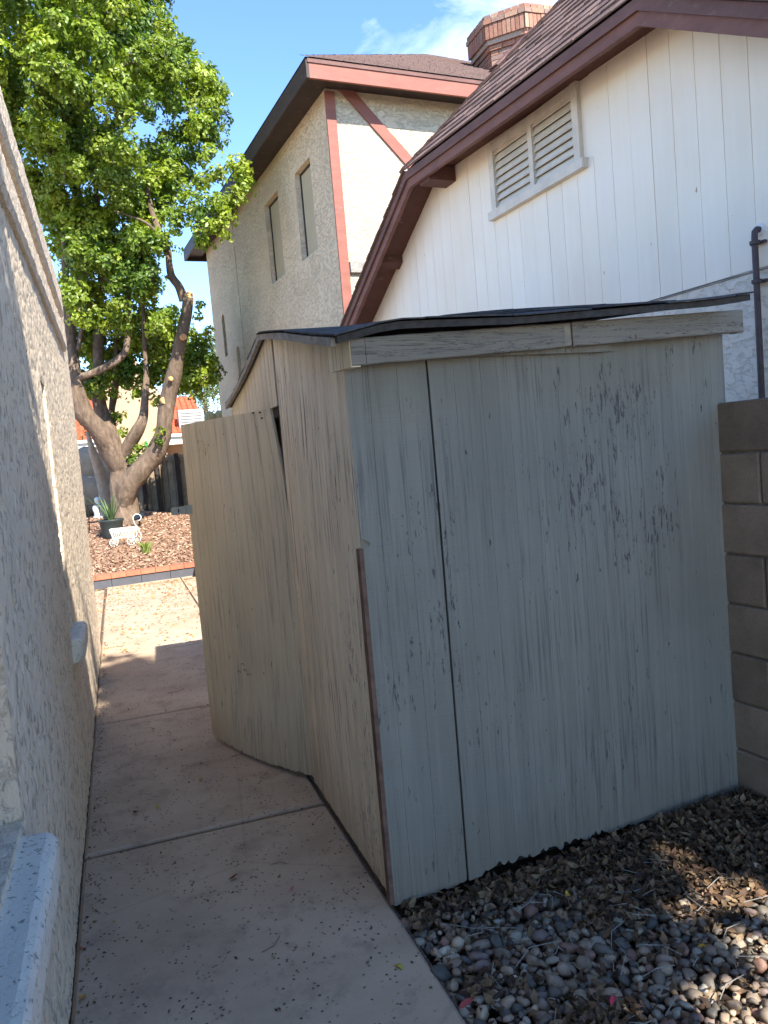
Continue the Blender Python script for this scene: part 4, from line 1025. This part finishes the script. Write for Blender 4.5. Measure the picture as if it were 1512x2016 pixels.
# ------------------------------------------------------------------ big tree
tree=empty('shade_tree',tuple(aty(240,1020,15.3)),'large broad tree with pruned limbs and bright green glossy crown','tree')
def limb(pts,name='limb',mat='bark',par=None,jit=.28,k=12):
    P=[];R=[]
    for (px,py,y,w) in pts: P.append(aty(px,py,y)); R.append(w*y/FPX/2*.90)
    # resample catmull
    PP=[];RR=[]
    for i in range(len(P)-1):
        p0=P[max(i-1,0)];p1=P[i];p2=P[i+1];p3=P[min(i+2,len(P)-1)]
        for s in range(5):
            t=s/5; PP.append(.5*((2*p1)+(-p0+p2)*t+(2*p0-5*p1+4*p2-p3)*t*t+(-p0+3*p1-3*p2+p3)*t**3)); RR.append(R[i]+(R[i+1]-R[i])*t)
    PP.append(P[-1]);RR.append(R[-1])
    q=MB(); q.tube(PP,RR,k,True,jit); return q.build(name,M[mat],par or tree,smooth=True),PP,RR
limb([(256,1050,15.3,84),(250,1030,15.3,72),(245,1000,15.3,60),(242,960,15.3,54),(240,930,15.3,52),(238,905,15.3,46)],'trunk')
limb([(246,985,15.3,30),(243,955,15.3,46),(238,922,15.3,50),(221,885,15.2,46),(195,850,15.1,42),(165,815,15,42),(148,770,14.9,34),(143,720,14.9,28),(138,660,15,24),(132,590,15,17),(126,500,15,11),(120,400,15,5)])
limb([(145,745,14.9,18),(172,738,14.8,14),(205,724,14.7,15),(238,704,14.6,15),(250,680,14.6,13),(253,620,14.7,10),(252,560,14.8,6),(258,500,14.9,3)])
limb([(232,900,15.5,30),(222,865,15.6,32),(205,830,15.7,32),(196,790,15.7,28),(195,740,15.7,22),(193,690,15.8,20),(196,630,15.9,16),(200,540,16,12)])
limb([(222,885,15.9,16),(222,850,16,15),(220,810,16,13),(226,760,16,14),(228,700,16,11),(232,600,16,9)])
limb([(236,910,15.2,22),(252,878,15.1,24),(272,845,15.0,26),(283,815,15,20),(286,775,15,15),(288,735,15.1,11),(284,660,15.1,8),(281,580,15.1,5),(276,510,15.1,2)])
limb([(246,1000,15.2,30),(247,975,15.15,40),(254,955,15.1,44),(278,925,15.0,44),(305,895,14.9,40),(320,860,14.8,36),(326,815,14.7,34),(337,760,14.6,32),(346,720,14.5,28),(357,665,14.4,25),(366,620,14.4,23),(370,585,14.3,22)])
limb([(362,592,14.35,20),(352,565,14.3,17),(338,545,14.3,16),(333,520,14.3,14),(330,490,14.3,13),(318,465,14.3,13),(300,420,14.4,10),(285,350,14.5,8)])
limb([(343,552,14.3,8),(334,548,14.2,7),(328,544,14.1,6)],'branch')
limb([(318,470,14.3,8),(290,440,14.2,5),(255,425,14.2,4),(225,415,14.2,3)],'branch')
limb([(153,690,14.9,10),(158,665,14.9,9),(160,645,14.9,8)],'branch')
limb([(205,575,15.5,20),(200,480,15.5,14),(190,380,15.6,10),(180,250,15.7,8)])
limb([(150,600,15.3,20),(165,480,15.4,16),(150,360,15.4,12),(120,200,15.5,8)])
# sawn branch ends
for (px,py,y,w,dy) in [(374,580,14.25,15,0),(246,624,14.5,11,0),(323,788,14.55,14,0),(337,745,14.35,9,0),(362,663,14.2,13,0)]:
    p=aty(px,py,y); r=w*y/FPX/2; d=np.array([.35,-.85,.25 if py<600 else .05]); d/=np.linalg.norm(d)
    q=MB(); q.tube([p-d*.05,p+d*.004],[r*.95,r*.9],14); q.build('sawn_end',M['cut_wood'],tree)
poly=[(-260,-260),(345,-260),(338,20),(352,45),(372,60),(378,92),(405,95),(425,120),(436,155),(448,185),(446,205),(462,235),(452,262),(430,290),(405,300),(395,330),(372,360),(350,400),(325,440),(290,455),(240,452),(200,480),(140,470),(120,500),(60,400),(-260,100)]
bran=[((470,330),28,12.7),((482,365),24,12.6),((460,390),26,12.6),((435,400),30,12.7),((405,420),34,12.8),((375,400),34,13.2),((452,425),20,12.6),((430,445),26,12.7),((395,450),26,12.8),((350,430),30,13.4),((478,345),18,12.6),((400,480),16,12.9),((425,340),24,12.9),((410,300),20,13.4),((395,360),22,13.4)]
low=[((135,450),34,15.0),((170,470),34,14.8),((210,470),30,14.7),((245,480),28,14.8),((150,490),30,14.6),((120,480),30,15.2),((280,480),22,14.9),((150,520),40,15.5),((190,500),40,15),((240,500),34,15),((280,520),28,15),((170,570),38,15.6),((230,560),36,15.6),((275,565),30,15.6),((300,560),22,15.2),((150,620),34,15.8),((200,620),36,15.9),((250,640),36,15.8),((290,620),34,15.6),((320,650),34,15.6),((300,690),36,15.7),((345,690),30,15.4),((380,700),34,15.1),((400,735),30,15.0),((370,750),28,15.1),((395,670),22,15.2),((340,740),30,15.6),((300,750),26,15.8),((260,720),30,16),((270,770),20,15.8),((235,690),26,16.2),((170,680),26,16),((190,720),22,16.2),((150,700),16,16),((310,790),14,15.6),((330,620),20,15.4),((395,600),10,14.5),((390,625),9,14.5),((408,650),10,14.6),((225,775),12,16),((230,820),16,15.9),((240,850),10,15.8),((315,845),9,14.6),((312,870),8,14.6),((278,885),14,15),((262,905),14,15),((290,900),9,15),((165,590),30,15.4),((180,770),18,16.4),((300,545),16,14.8),((415,715),18,15.0),((425,745),12,15.0)]
def inpoly(x,y,P):
    c=False;j=len(P)-1
    for i in range(len(P)):
        if ((P[i][1]>y)!=(P[j][1]>y)) and (x<(P[j][0]-P[i][0])*(y-P[i][1])/(P[j][1]-P[i][1])+P[i][0]): c=not c
        j=i
    return c
cl_=[]
def edged(x,y,P):
    best=1e9
    for i in range(len(P)):
        a=np.array(P[i]);b=np.array(P[(i+1)%len(P)]);t=np.clip(np.dot(np.array([x,y])-a,b-a)/np.dot(b-a,b-a),0,1); best=min(best,np.linalg.norm(a+(b-a)*t-np.array([x,y])))
    return best
pts=[]
tr=0
while len(pts)<640 and tr<40000:
    tr+=1; x=rng.uniform(-230,450); y=rng.uniform(-230,480)
    if not inpoly(x,y,poly): continue
    e=edged(x,y,poly); r=rng.uniform(16,36)
    if e<r*.75: r=max(10,e*1.2)
    if e<8: continue
    # crown is a rounded volume: depth range grows away from the outline
    th_=min(3.0,e/95*1.6); yy=15.2-th_+2*th_*rng.random()**1.5
    if min([1e9]+[math.hypot(x-p[0],y-p[1])+abs(yy-p[3])*40 for p in pts])<9: continue
    pts.append((x,y,r,yy))
lp=[(100,470),(330,440),(330,500),(300,560),(330,600),(395,650),(425,700),(425,760),(330,775),(250,745),(215,780),(130,760),(110,600)]
k=0
while k<125:
    x=rng.uniform(100,430); y=rng.uniform(450,780)
    if not inpoly(x,y,lp) or edged(x,y,lp)<8: continue
    if 300<x<425 and 490<y<600 : continue
    low.append(((x,y),rng.uniform(18,30),rng.uniform(15.4,17.0) if (y>640 or rng.random()<.35) else rng.uniform(13.7,14.6))); k+=1
clumps=[(aty(x,y,yy),r*yy/FPX) for x,y,r,yy in pts]+[(aty(a,b,yy),r*yy/FPX) for (a,b),r,yy in bran+low]
lowset=set(range(len(pts)+len(bran),len(clumps)))
cen=[];ups=[];ln=[];co=[]
def foliage(clumps,dens,leaf,pal_,seed=0,low=()):
    cen=[];ups=[];ln=[];co=[]
    for ci,(c,r) in enumerate(clumps):
        nt_=max(6,int(dens*(r/.3)**2)); tone=rng.uniform(.8,1.2)
        cp=pal_[rng.integers(len(pal_))]
        for _ in range(nt_):
            d=rng.normal(0,1,3); d/=np.linalg.norm(d); rr=r*rng.uniform(.35,1.12)*(1+.25*math.sin(d[0]*5+ci)+.2*math.sin(d[2]*7+ci*2)); p=c+d*rr*np.array([1,1,.9])
            m_=rng.integers(5,9); up=d+np.array([0,-.25,.55]); up/=np.linalg.norm(up)
            for _k in range(m_):
                o=rng.normal(0,1,3); o-=up*(o@up)*.7; o/=np.linalg.norm(o)+1e-6
                cen.append(p+o*leaf*.62); ups.append(up*.9+o*.25); ln.append(leaf*rng.uniform(.65,1.2)); co.append(cp*tone*rng.uniform(.8,1.25))
    return np.array(cen),np.array(ups),np.array(ln),np.array(co)
gp_=np.array([(.21,.28,.026),(.155,.23,.022),(.255,.32,.03),(.095,.165,.02),(.18,.25,.024)])
cen,ups,ln,co=foliage(clumps,70,.084,gp_)
print('leaves',len(cen))
V,Fq,C=leafmesh(cen,ln,.5,co,tilt=.42,ups=ups,curl=.35)
fastmesh('crown',V,Fq,M['leaf'],tree,C,kind='stuff')
# inner twigs
tw=MB()
for i,(c,r) in enumerate(clumps):
    if i%3: continue
    for _ in range(2):
        d=rng.normal(0,1,3); d/=np.linalg.norm(d); tw.tube([c-d*r*.9,c+d*.1*r,c+d*r*.8+np.array([0,0,.03])],[.012,.009,.004],5)
tw.build('twigs',M['bark'],tree,kind='stuff')
# second pale trunk behind on the left
t2=empty('pale_tree',tuple(aty(212,1015,18.5)),'slim tree with a pale peeling trunk just left of the large tree','tree')
limb([(214,1020,18.5,26),(208,985,18.5,24),(202,950,18.5,24),(196,925,18.4,22),(186,900,18.3,18),(180,880,18.2,12),(172,850,18.2,8)],'trunk','bark_pale',t2,k=10)
cl2=[(aty(a,b,18.4),r*18.4/FPX) for (a,b),r in [((172,850),14),((165,830),16),((185,905),10),((160,800),20),((175,780),20)]]
cen,ups,ln,co=foliage(cl2,16,.07,gp_*.8); V,Fq,C=leafmesh(cen,ln,.5,co,tilt=.4,ups=ups); fastmesh('crown',V,Fq,M['leaf'],t2,C,kind='stuff')
# ------------------------------------------------------------------ things in the bed
def bedpt(px,py,y):
    p=aty(px,py,y); return np.array([p[0],y,bedz(p[0],y)])
# wagon planter
WY=13.2
pw=aty(250,1070,WY); wz=bedz(pw[0],WY)
wg=empty('garden_wagon',(pw[0],WY,wz),'small cream scrollwork iron wagon planter with curled handle on the mulch','planter')
wa=R_(-4)
def WG(x,y,z): 
    return (pw[0]+x*math.cos(wa)-y*math.sin(wa),WY+x*math.sin(wa)+y*math.cos(wa),wz+z)
def ring(m_,c,r,t,axis='y',n=18,k=6,a0=0,a1=2*math.pi,f=WG):
    pts=[]
    for i in range(n+1):
        a=a0+(a1-a0)*i/n
        pts.append(f(c[0]+r*math.cos(a),c[1],c[2]+r*math.sin(a)) if axis=='y' else f(c[0]+r*math.cos(a),c[1]+r*math.sin(a),c[2]))
    m_.tube(pts,t,k)
WR=.062
for (x,y) in ((-.19,-.1),(.075,-.1),(-.19,.1),(.15,.1)):
    q=MB(); ring(q,(x,y,WR+.005),WR,.005); ring(q,(x,y,WR+.005),.013,.006,n=8)
    for i in range(8):
        a=math.pi*i/4; q.tube([WG(x,y,WR+.005),WG(x+WR*math.cos(a),y,WR+.005+WR*math.sin(a))],.0028,5)
    q.build('wheel',M['iron_white'],wg)
q=MB()
zb,zt=.13,.275
for (x0,x1,y0,z) in ((-.20,.16,.10,zb),(-.235,.185,.125,zt),(-.228,.18,.120,zt-.045)):
    q.tube([WG(x0,-y0,z),WG(x1,-y0,z)],.006,6); q.tube([WG(x0,y0,z),WG(x1,y0,z)],.006,6); q.tube([WG(x0,-y0,z),WG(x0,y0,z)],.006,6); q.tube([WG(x1,-y0,z),WG(x1,y0,z)],.006,6)
q.tube([WG(-.19,-.1,WR),WG(-.19,.1,WR)],.004,6); q.tube([WG(.11,-.1,WR),WG(.11,.1,WR)],.004,6)
for x in (-.19,.11):
    for y in (-.1,.1): q.tube([WG(x,y,WR),WG(x,y,zb)],.004,6)
q.build('basket_rim',M['iron_white'],wg)
q=MB()
for s in (-1,1):
    for i in range(15):
        f=i/14; q.tube([WG(-.20+.36*f,s*.10,zb),WG(-.222+.40*f,s*.117,zt-.045)],.0032,5)
    for i in range(7):
        f=(i+.5)/7; ring(q,(-.212+.38*f,s*.112,zt-.075),.022,.0035,n=10,k=5,a0=0,a1=math.pi)
        ring(q,(-.212+.38*f,s*.121,zt-.022),.019,.003,n=10,k=5)
for i in range(6):
    f=i/5; q.tube([WG(-.2,-.1+.2*f,zb),WG(-.232,-.122+.244*f,zt)],.003,5); q.tube([WG(.16,-.1+.2*f,zb),WG(.18,-.122+.244*f,zt)],.003,5)
q.build('scrollwork',M['iron_white'],wg)
q=MB(); pts=[WG(.235,0,.07),WG(.225,0,.16),WG(.185,0,.26),WG(.145,0,.34),WG(.135,0,.40)]
for i in range(13):
    a=math.pi-1.0*0-i*(1.45*math.pi)/12; pts.append(WG(.198+.062*math.cos(a)+.0,0,.425+.055*math.sin(a)))
q.tube(pts,.0075,7); q.build('handle',M['iron_white'],wg,smooth=True)
# grass tuft
pg=aty(288,1088,12.55); gt=MB()
cz=bedz(pg[0],12.55); cen=[]
for i in range(260):
    a=random.uniform(0,6.28); l=random.uniform(.08,.20); sp_=random.uniform(.0,.65); b0=(pg[0]+random.gauss(0,.022),12.55+random.gauss(0,.022),cz); wdt=.0028
    tip=(b0[0]+l*sp_*math.cos(a),b0[1]+l*sp_*math.sin(a),cz+l); mid=(b0[0]+l*.35*sp_*math.cos(a),b0[1]+l*.35*sp_*math.sin(a),cz+l*.6)
    px_,py_=-math.sin(a)*wdt,math.cos(a)*wdt
    gt.poly([(b0[0]-px_,b0[1]-py_,b0[2]),(b0[0]+px_,b0[1]+py_,b0[2]),(mid[0]+px_,mid[1]+py_,mid[2]),tip,(mid[0]-px_,mid[1]-py_,mid[2])])
gt.build('grass_tuft',simple('tuft_green',(.20,.26,.06),.7,.3,20),None,label='small yellow green tuft of ornamental grass in the sunlit mulch',cat='grass plant',loc=(pg[0],12.55,cz))
# potted aloe
pa=bedpt(221,1045,14.0); ap_e=empty('potted_aloe',tuple(pa),'spiky green aloe in a dark round pot beside the big trunk','potted plant')
q=MB(); k_=24; prof=[(.13,0),(.17,.12),(.19,.27),(.205,.29),(.205,.32),(.185,.32),(.18,.28)]
q.grid([[(pa[0]+r*math.cos(2*math.pi*i/k_),14.0+r*math.sin(2*math.pi*i/k_),pa[2]+z) for r,z in prof] for i in range(k_+1)]); q.poly([(pa[0]+.18*math.cos(2*math.pi*i/k_),14+.18*math.sin(2*math.pi*i/k_),pa[2]+.28) for i in range(k_)]); q.build('pot',M['pot'],ap_e,smooth=True)
agr=simple('aloe_green',(.09,.15,.06),.5,.25,10)
for i in range(18):
    a=i*2.4; l=random.uniform(.28,.5); sp_=random.uniform(.12,.7); w_=.022; q=MB(); P=[]
    for j in range(7):
        t=j/6; rr=.03+l*sp_*t+.05*t*t; z=.29+l*t*(1-.25*sp_*t); ww=w_*(1-t)**.7+.001; c=np.array([pa[0]+rr*math.cos(a),14+rr*math.sin(a),pa[2]+z]); s_=np.array([-math.sin(a),math.cos(a),0])*ww; 
        P.append([c-s_+np.array([0,0,.006]),c-np.array([0,0,.004]),c+s_+np.array([0,0,.006]),c+np.array([0,0,.004]),c-s_+np.array([0,0,.006])])
    q.grid(P); q.build('leaf',agr,ap_e,smooth=True)
# wire plant stand + white garden figure
ps=bedpt(189,1040,14.6); st_=empty('wire_plant_stand',tuple(ps),'black wire plant stand left of the potted aloe','plant stand')
q=MB(); F=lambda x,y,z:(ps[0]+x,14.6+y,ps[2]+z)
for (x,y) in ((-.1,-.1),(.1,-.1),(.1,.1),(-.1,.1)): q.tube([F(x*1.1,y*1.1,0),F(x,y,.2),F(x*.9,y*.9,.48)],.007,6)
q.build('legs',M['black'],st_); q=MB(); 
for z in (.48,.18):
    q=MB(); ring(q,(0,0,z),.13,.007,'z',f=F)
    for i in range(5): q.tube([F(-.12,-.09+.045*i,z),F(.12,-.09+.045*i,z)],.004,5)
    q.build('shelf',M['black'],st_)
pb=bedpt(196,1022,16.2); fg=empty('garden_figure',tuple(pb),'small white plaster garden figure behind the wire stand','ornament')
def lathe(prof,c,k=18):
    q=MB(); q.grid([[(c[0]+r*math.cos(2*math.pi*i/k),c[1]+r*math.sin(2*math.pi*i/k),c[2]+z) for r,z in prof] for i in range(k+1)]); return q
lathe([(.001,0),(.11,0),(.11,.04),(.08,.06),(.09,.12),(.11,.18),(.10,.24),(.06,.28),(.03,.30)],pb).build('body',M['white'],fg,smooth=True)
lathe([(.001,.28),(.03,.30),(.055,.33),(.06,.37),(.04,.41),(.001,.42)],pb).build('head',M['white'],fg,smooth=True)
# dark spotlight at trunk foot
p=bedpt(273,1012,14.6); 
sl=empty('spotlight',tuple(p),'black box garden spotlight on the mulch beside the trunk foot','garden light')
q=MB(); F=lambda x,y,z:(p[0]+x,14.6+y,p[2]+z)
q.prism([F(-.1,-.06,.14),F(.09,-.06,.18),F(.09,-.04,.27),F(-.1,-.04,.23)],[F(-.09,.08,.12),F(.08,.08,.15),F(.08,.09,.23),F(-.09,.09,.2)]); q.build('housing',M['black'],sl)
q=MB(); q.tube([F(0,.02,0),F(0,.02,.16)],.015,8); q.build('stake',M['black'],sl)
q=MB(); q.quad(F(-.085,-.0615,.155),F(.078,-.0615,.188),F(.078,-.0435,.255),F(-.085,-.0435,.222)); q.build('lens',M['glass_dark'],sl)
# dark thing at the curb right (small black planter foot)
p=atz(378,1135,0); q=MB(); q.prism([(p[0],p[1]-.05,0),(p[0]+.2,p[1]-.05,0),(p[0]+.2,p[1]-.05,.16),(p[0]+.06,p[1]-.05,.15)],[(p[0]+.02,p[1]+.1,0),(p[0]+.2,p[1]+.1,0),(p[0]+.2,p[1]+.1,.16),(p[0]+.07,p[1]+.1,.15)]); q.build('black_bag',M['black'],None,label='dark folded bag on the patio against the grey curb by the door edge',cat='bag',loc=(p[0],p[1],0))
# rounded shaded boulders on the left
for (px,py,y,r,lb) in ((178,975,20,.55,'large tan boulder in dappled shade behind the pale trunk, the lower one'),(170,930,21.5,.75,'tall tan boulder in dappled shade left of the pale trunk')):
    p=aty(px,py,y); iv2=iv*np.array([r,r*.8,r*.9]); d=np.array([1+.22*mnoise.noise(Vector(tuple(v*1.4+px))) for v in iv]); V=iv2*d[:,None]+p
    fastmesh('boulder',V,ifc,simple('boulder_tan',(.42,.30,.20),.9,.25,3,.6),None,None,True,loc=tuple(p),label=lb,cat='boulder')
# fence of wide boards at the back
fc_=empty('board_fence',(1.2,20,.4),'brown board fence with dark posts behind the large tree','fence')
fx0=aty(236,1000,20)[0]; fx1=3.2; ftop=lambda x: 1.98-.05*(x-1)
x=fx0; i=0
while x<fx1:
    q=MB(); q.box(x+.006,x+.142,19.98+random.uniform(-.006,.006),20.01,.1,ftop(x)-random.uniform(.0,.015)); q.build('board',M['fence_wood'],fc_); x+=.15; i+=1
for px in (283,312,352,400):
    xx_=aty(px,950,19.95)[0]; q=MB(); q.box(xx_-.05,xx_+.05,19.87,19.965,.0,ftop(xx_)+.02); q.build('post',M['fence_dark'],fc_)
q=MB(); q.box(fx0,fx1,19.93,19.975,1.80,1.88); q.build('rail',M['fence_wood'],fc_); q=MB(); q.box(fx0,fx1,20.012,20.03,.1,1.9); q.build('rail',M['fence_wood'],fc_)
# garden wall at left back
q=MB(); q.box(-5,fx0-.1,22.2,22.4,.2,2.15); q.build('garden_wall',M['tan_stucco'],None,label='low tan stucco garden wall in dappled shade at far left behind the pale tree',cat='wall',loc=(-1,22.3,.2))
# ------------------------------------------------------------------ tile roofed house
tl=empty('tile_roof_house',(.8,29,0),'tan stucco house with red barrel tile roof and white fascia behind the tree','house')
q=MB(); q.box(-6,5.2,28.4,34,0,2.6); q.build('main_wall',M['tan_stucco'],tl)
q=MB(); q.prism([(-.05,27.7,0),(1.75,27.7,0),(1.75,27.7,4.15),(.85,27.7,5.7),(-.05,27.7,4.5)],[(-.05,29.9,0),(1.75,29.9,0),(1.75,29.9,4.15),(.85,29.9,5.7),(-.05,29.9,4.5)]); q.build('bay_wall',M['tan_stucco'],tl)
for (xa,xb,nm) in ((-6,-.06,'eave_fascia'),(1.76,5.3,'eave_fascia')):
    q=MB(); q.box(xa,xb,27.55,27.62,2.47,2.78); q.build(nm,M['white'],tl)
    q=MB(); q.box(xa,xb,27.45,27.549,2.72,2.82); q.build('gutter',M['white'],tl)
    q=MB(); q.box(xa,xb,27.62,28.4,2.47,2.50); q.build('eave_soffit',M['white'],tl)
def troof(x0,x1,y0,z0,y1,z1,name):
    q=MB(); x=x0; L_=math.hypot(y1-y0,z1-z0); ny=int(L_/.34)
    while x<x1:
        for r in range(ny):
            f0,f1=r/ny,(r+1.08)/ny; ya,za=y0+(y1-y0)*f0,z0+(z1-z0)*f0; yb,zb=y0+(y1-y0)*f1,z0+(z1-z0)*f1; A0=[];B0=[]
            for k_ in range(6):
                a=math.pi*k_/5; A0.append((x+.09-.09*math.cos(a),ya,za+.03+.07*math.sin(a))); B0.append((x+.09-.075*math.cos(a),yb,zb+.055*math.sin(a)))
            q.grid([A0,B0]); q.poly(A0)
        x+=.20
    q.quad((x0,y0,z0),(x1,y0,z0),(x1,y1,z1),(x0,y1,z1)); return q.build(name,M['terracotta'],tl,kind='stuff')
troof(-6,-.06,27.5,2.82,31.0,4.75,'roof_tiles'); troof(1.76,3.15,27.5,2.82,31.0,4.35,'roof_tiles')
p=aty(375,817,27.9); q=MB(); q.box(3.17,6,27.5,34,2.70,3.0); q.build('flat_roof_edge',M['white'],tl)
q=MB(); q.box(p[0]-.42,p[0]+.42,27.7,28.4,3.0,3.62); 
ac=empty('cooler_unit',(p[0],28,3.0),'grey rooftop cooler box at the right end of the tile roof','cooler'); q.build('cabinet',M['acgrey'],ac)
for i in range(5):
    q=MB(); q.box(p[0]-.34,p[0]+.34,27.67,27.699,3.10+.1*i,3.15+.1*i); q.build('louvre',M['acgrey'],ac)
# closed green umbrella
p=aty(291,905,22.5); um=empty('garden_umbrella',(p[0],22.5,.3),'closed green patio umbrella poking above the back fence','umbrella')
pt_=aty(288,866,22.5)[2]
lathe([(.001,pt_-.3),(.03,pt_-.34),(.05,pt_-.44),(.045,pt_-.55),(.085,pt_-.60),(.10,pt_-.85),(.13,pt_-1.2),(.08,pt_-1.3)],(p[0],22.5,.3),12).build('canopy',M['green_cloth'],um)
q=MB(); q.tube([(p[0],22.5,.3),(p[0],22.5,pt_+.02)],.02,8); q.build('pole',M['white'],um)
# cactus columns
for (px,py,lb) in ((412,812,'left of the two ribbed tan cactus tops seen over the shed door'),(432,810,'right of the two ribbed tan cactus tops seen over the shed door')):
    p=aty(px,py,21.5); q=MB(); k_=44; P=[]
    for i in range(k_+1):
        a=2*math.pi*i/k_; rb=1+.10*math.cos(a*14); P.append([(p[0]+r*rb*math.cos(a),21.5+r*rb*math.sin(a),z) for r,z in ((.13,0),(.14,p[2]-.5),(.14,p[2]-.12),(.125,p[2]-.05),(.09,p[2]),(.045,p[2]+.03),(.005,p[2]+.035))])
    q.grid(P); q.build('column_cactus',M['cactus'],None,smooth=False,label=lb,cat='cactus',loc=(p[0],21.5,0))
# background trees
ol=np.array([(.15,.19,.06),(.12,.16,.05),(.19,.22,.08)])
def bgtree(px,py,y,r,label,sp=9,pal_=ol,leaf=.11):
    p=aty(px,py,y); base=(p[0],y,0); t_=empty('olive_tree',base,label,'tree',group=None)
    q=MB(); q.tube([(p[0],y,0),(p[0]+.1,y,p[2]*.5),(p[0],y,p[2])],[.2,.15,.08],10); q.build('trunk',M['bark'],t_,smooth=True)
    cl3=[]
    for i in range(sp):
        d=rng.normal(0,1,3); d/=np.linalg.norm(d); cl3.append((p+d*r*rng.uniform(.2,.85)*np.array([1.2,1,.8]),r*rng.uniform(.3,.5)))
    cen,ups,ln,co=foliage(cl3,7,leaf,pal_); V,Fq,C=leafmesh(cen,ln,.4,co,tilt=.5,ups=ups); fastmesh('crown',V,Fq,M['leaf'],t_,C,kind='stuff')
bgtree(400,772,36,1.5,'dusty olive tree far away right of the tile roof, beside the tall house',26)
bgtree(425,690,42,1.6,'tall pale green tree top just left of the tall stucco house edge',24)
bgtree(160,775,40,1.5,'dark tree top far left behind the tile roof',20)
# unseen tree added behind the viewer, crown shaped to shade shed and near path
sh_=empty('unseen_shading_tree',(3.6,-2.6,0),'tall dense ficus tree behind the viewer shading the shed','tree')
q=MB(); q.tube([(3.6,-2.6,0),(3.5,-2.5,1.6),(3.2,-2.3,3.6),(2.8,-2.2,5.6)],[.22,.19,.16,.08],12,True,.2); q.build('trunk',M['bark'],sh_,smooth=True)
cs2=[]
for x in np.arange(-.3,5.0,.34):
    for z in np.arange(3.05,7.7,.33):
        if x>1.85 and z<4.12+.2*math.sin(x*5): continue
        if z>(6.95 if x<2.02 else 7.7): continue
        cs2.append((np.array([x+rng.normal(0,.05),-2.2+rng.normal(0,.22),z+rng.normal(0,.04)]),.32))
cen,ups,ln,co=foliage(cs2,42,.20,gp_); V,Fq,C=leafmesh(cen,ln,.7,co,tilt=.6,ups=ups); fastmesh('crown',V,Fq,M['leaf'],sh_,C,kind='stuff')
print('tris',sum(len(o.data.polygons) for o in bpy.data.objects if o.type=='MESH'), 'objs',len(bpy.data.objects))
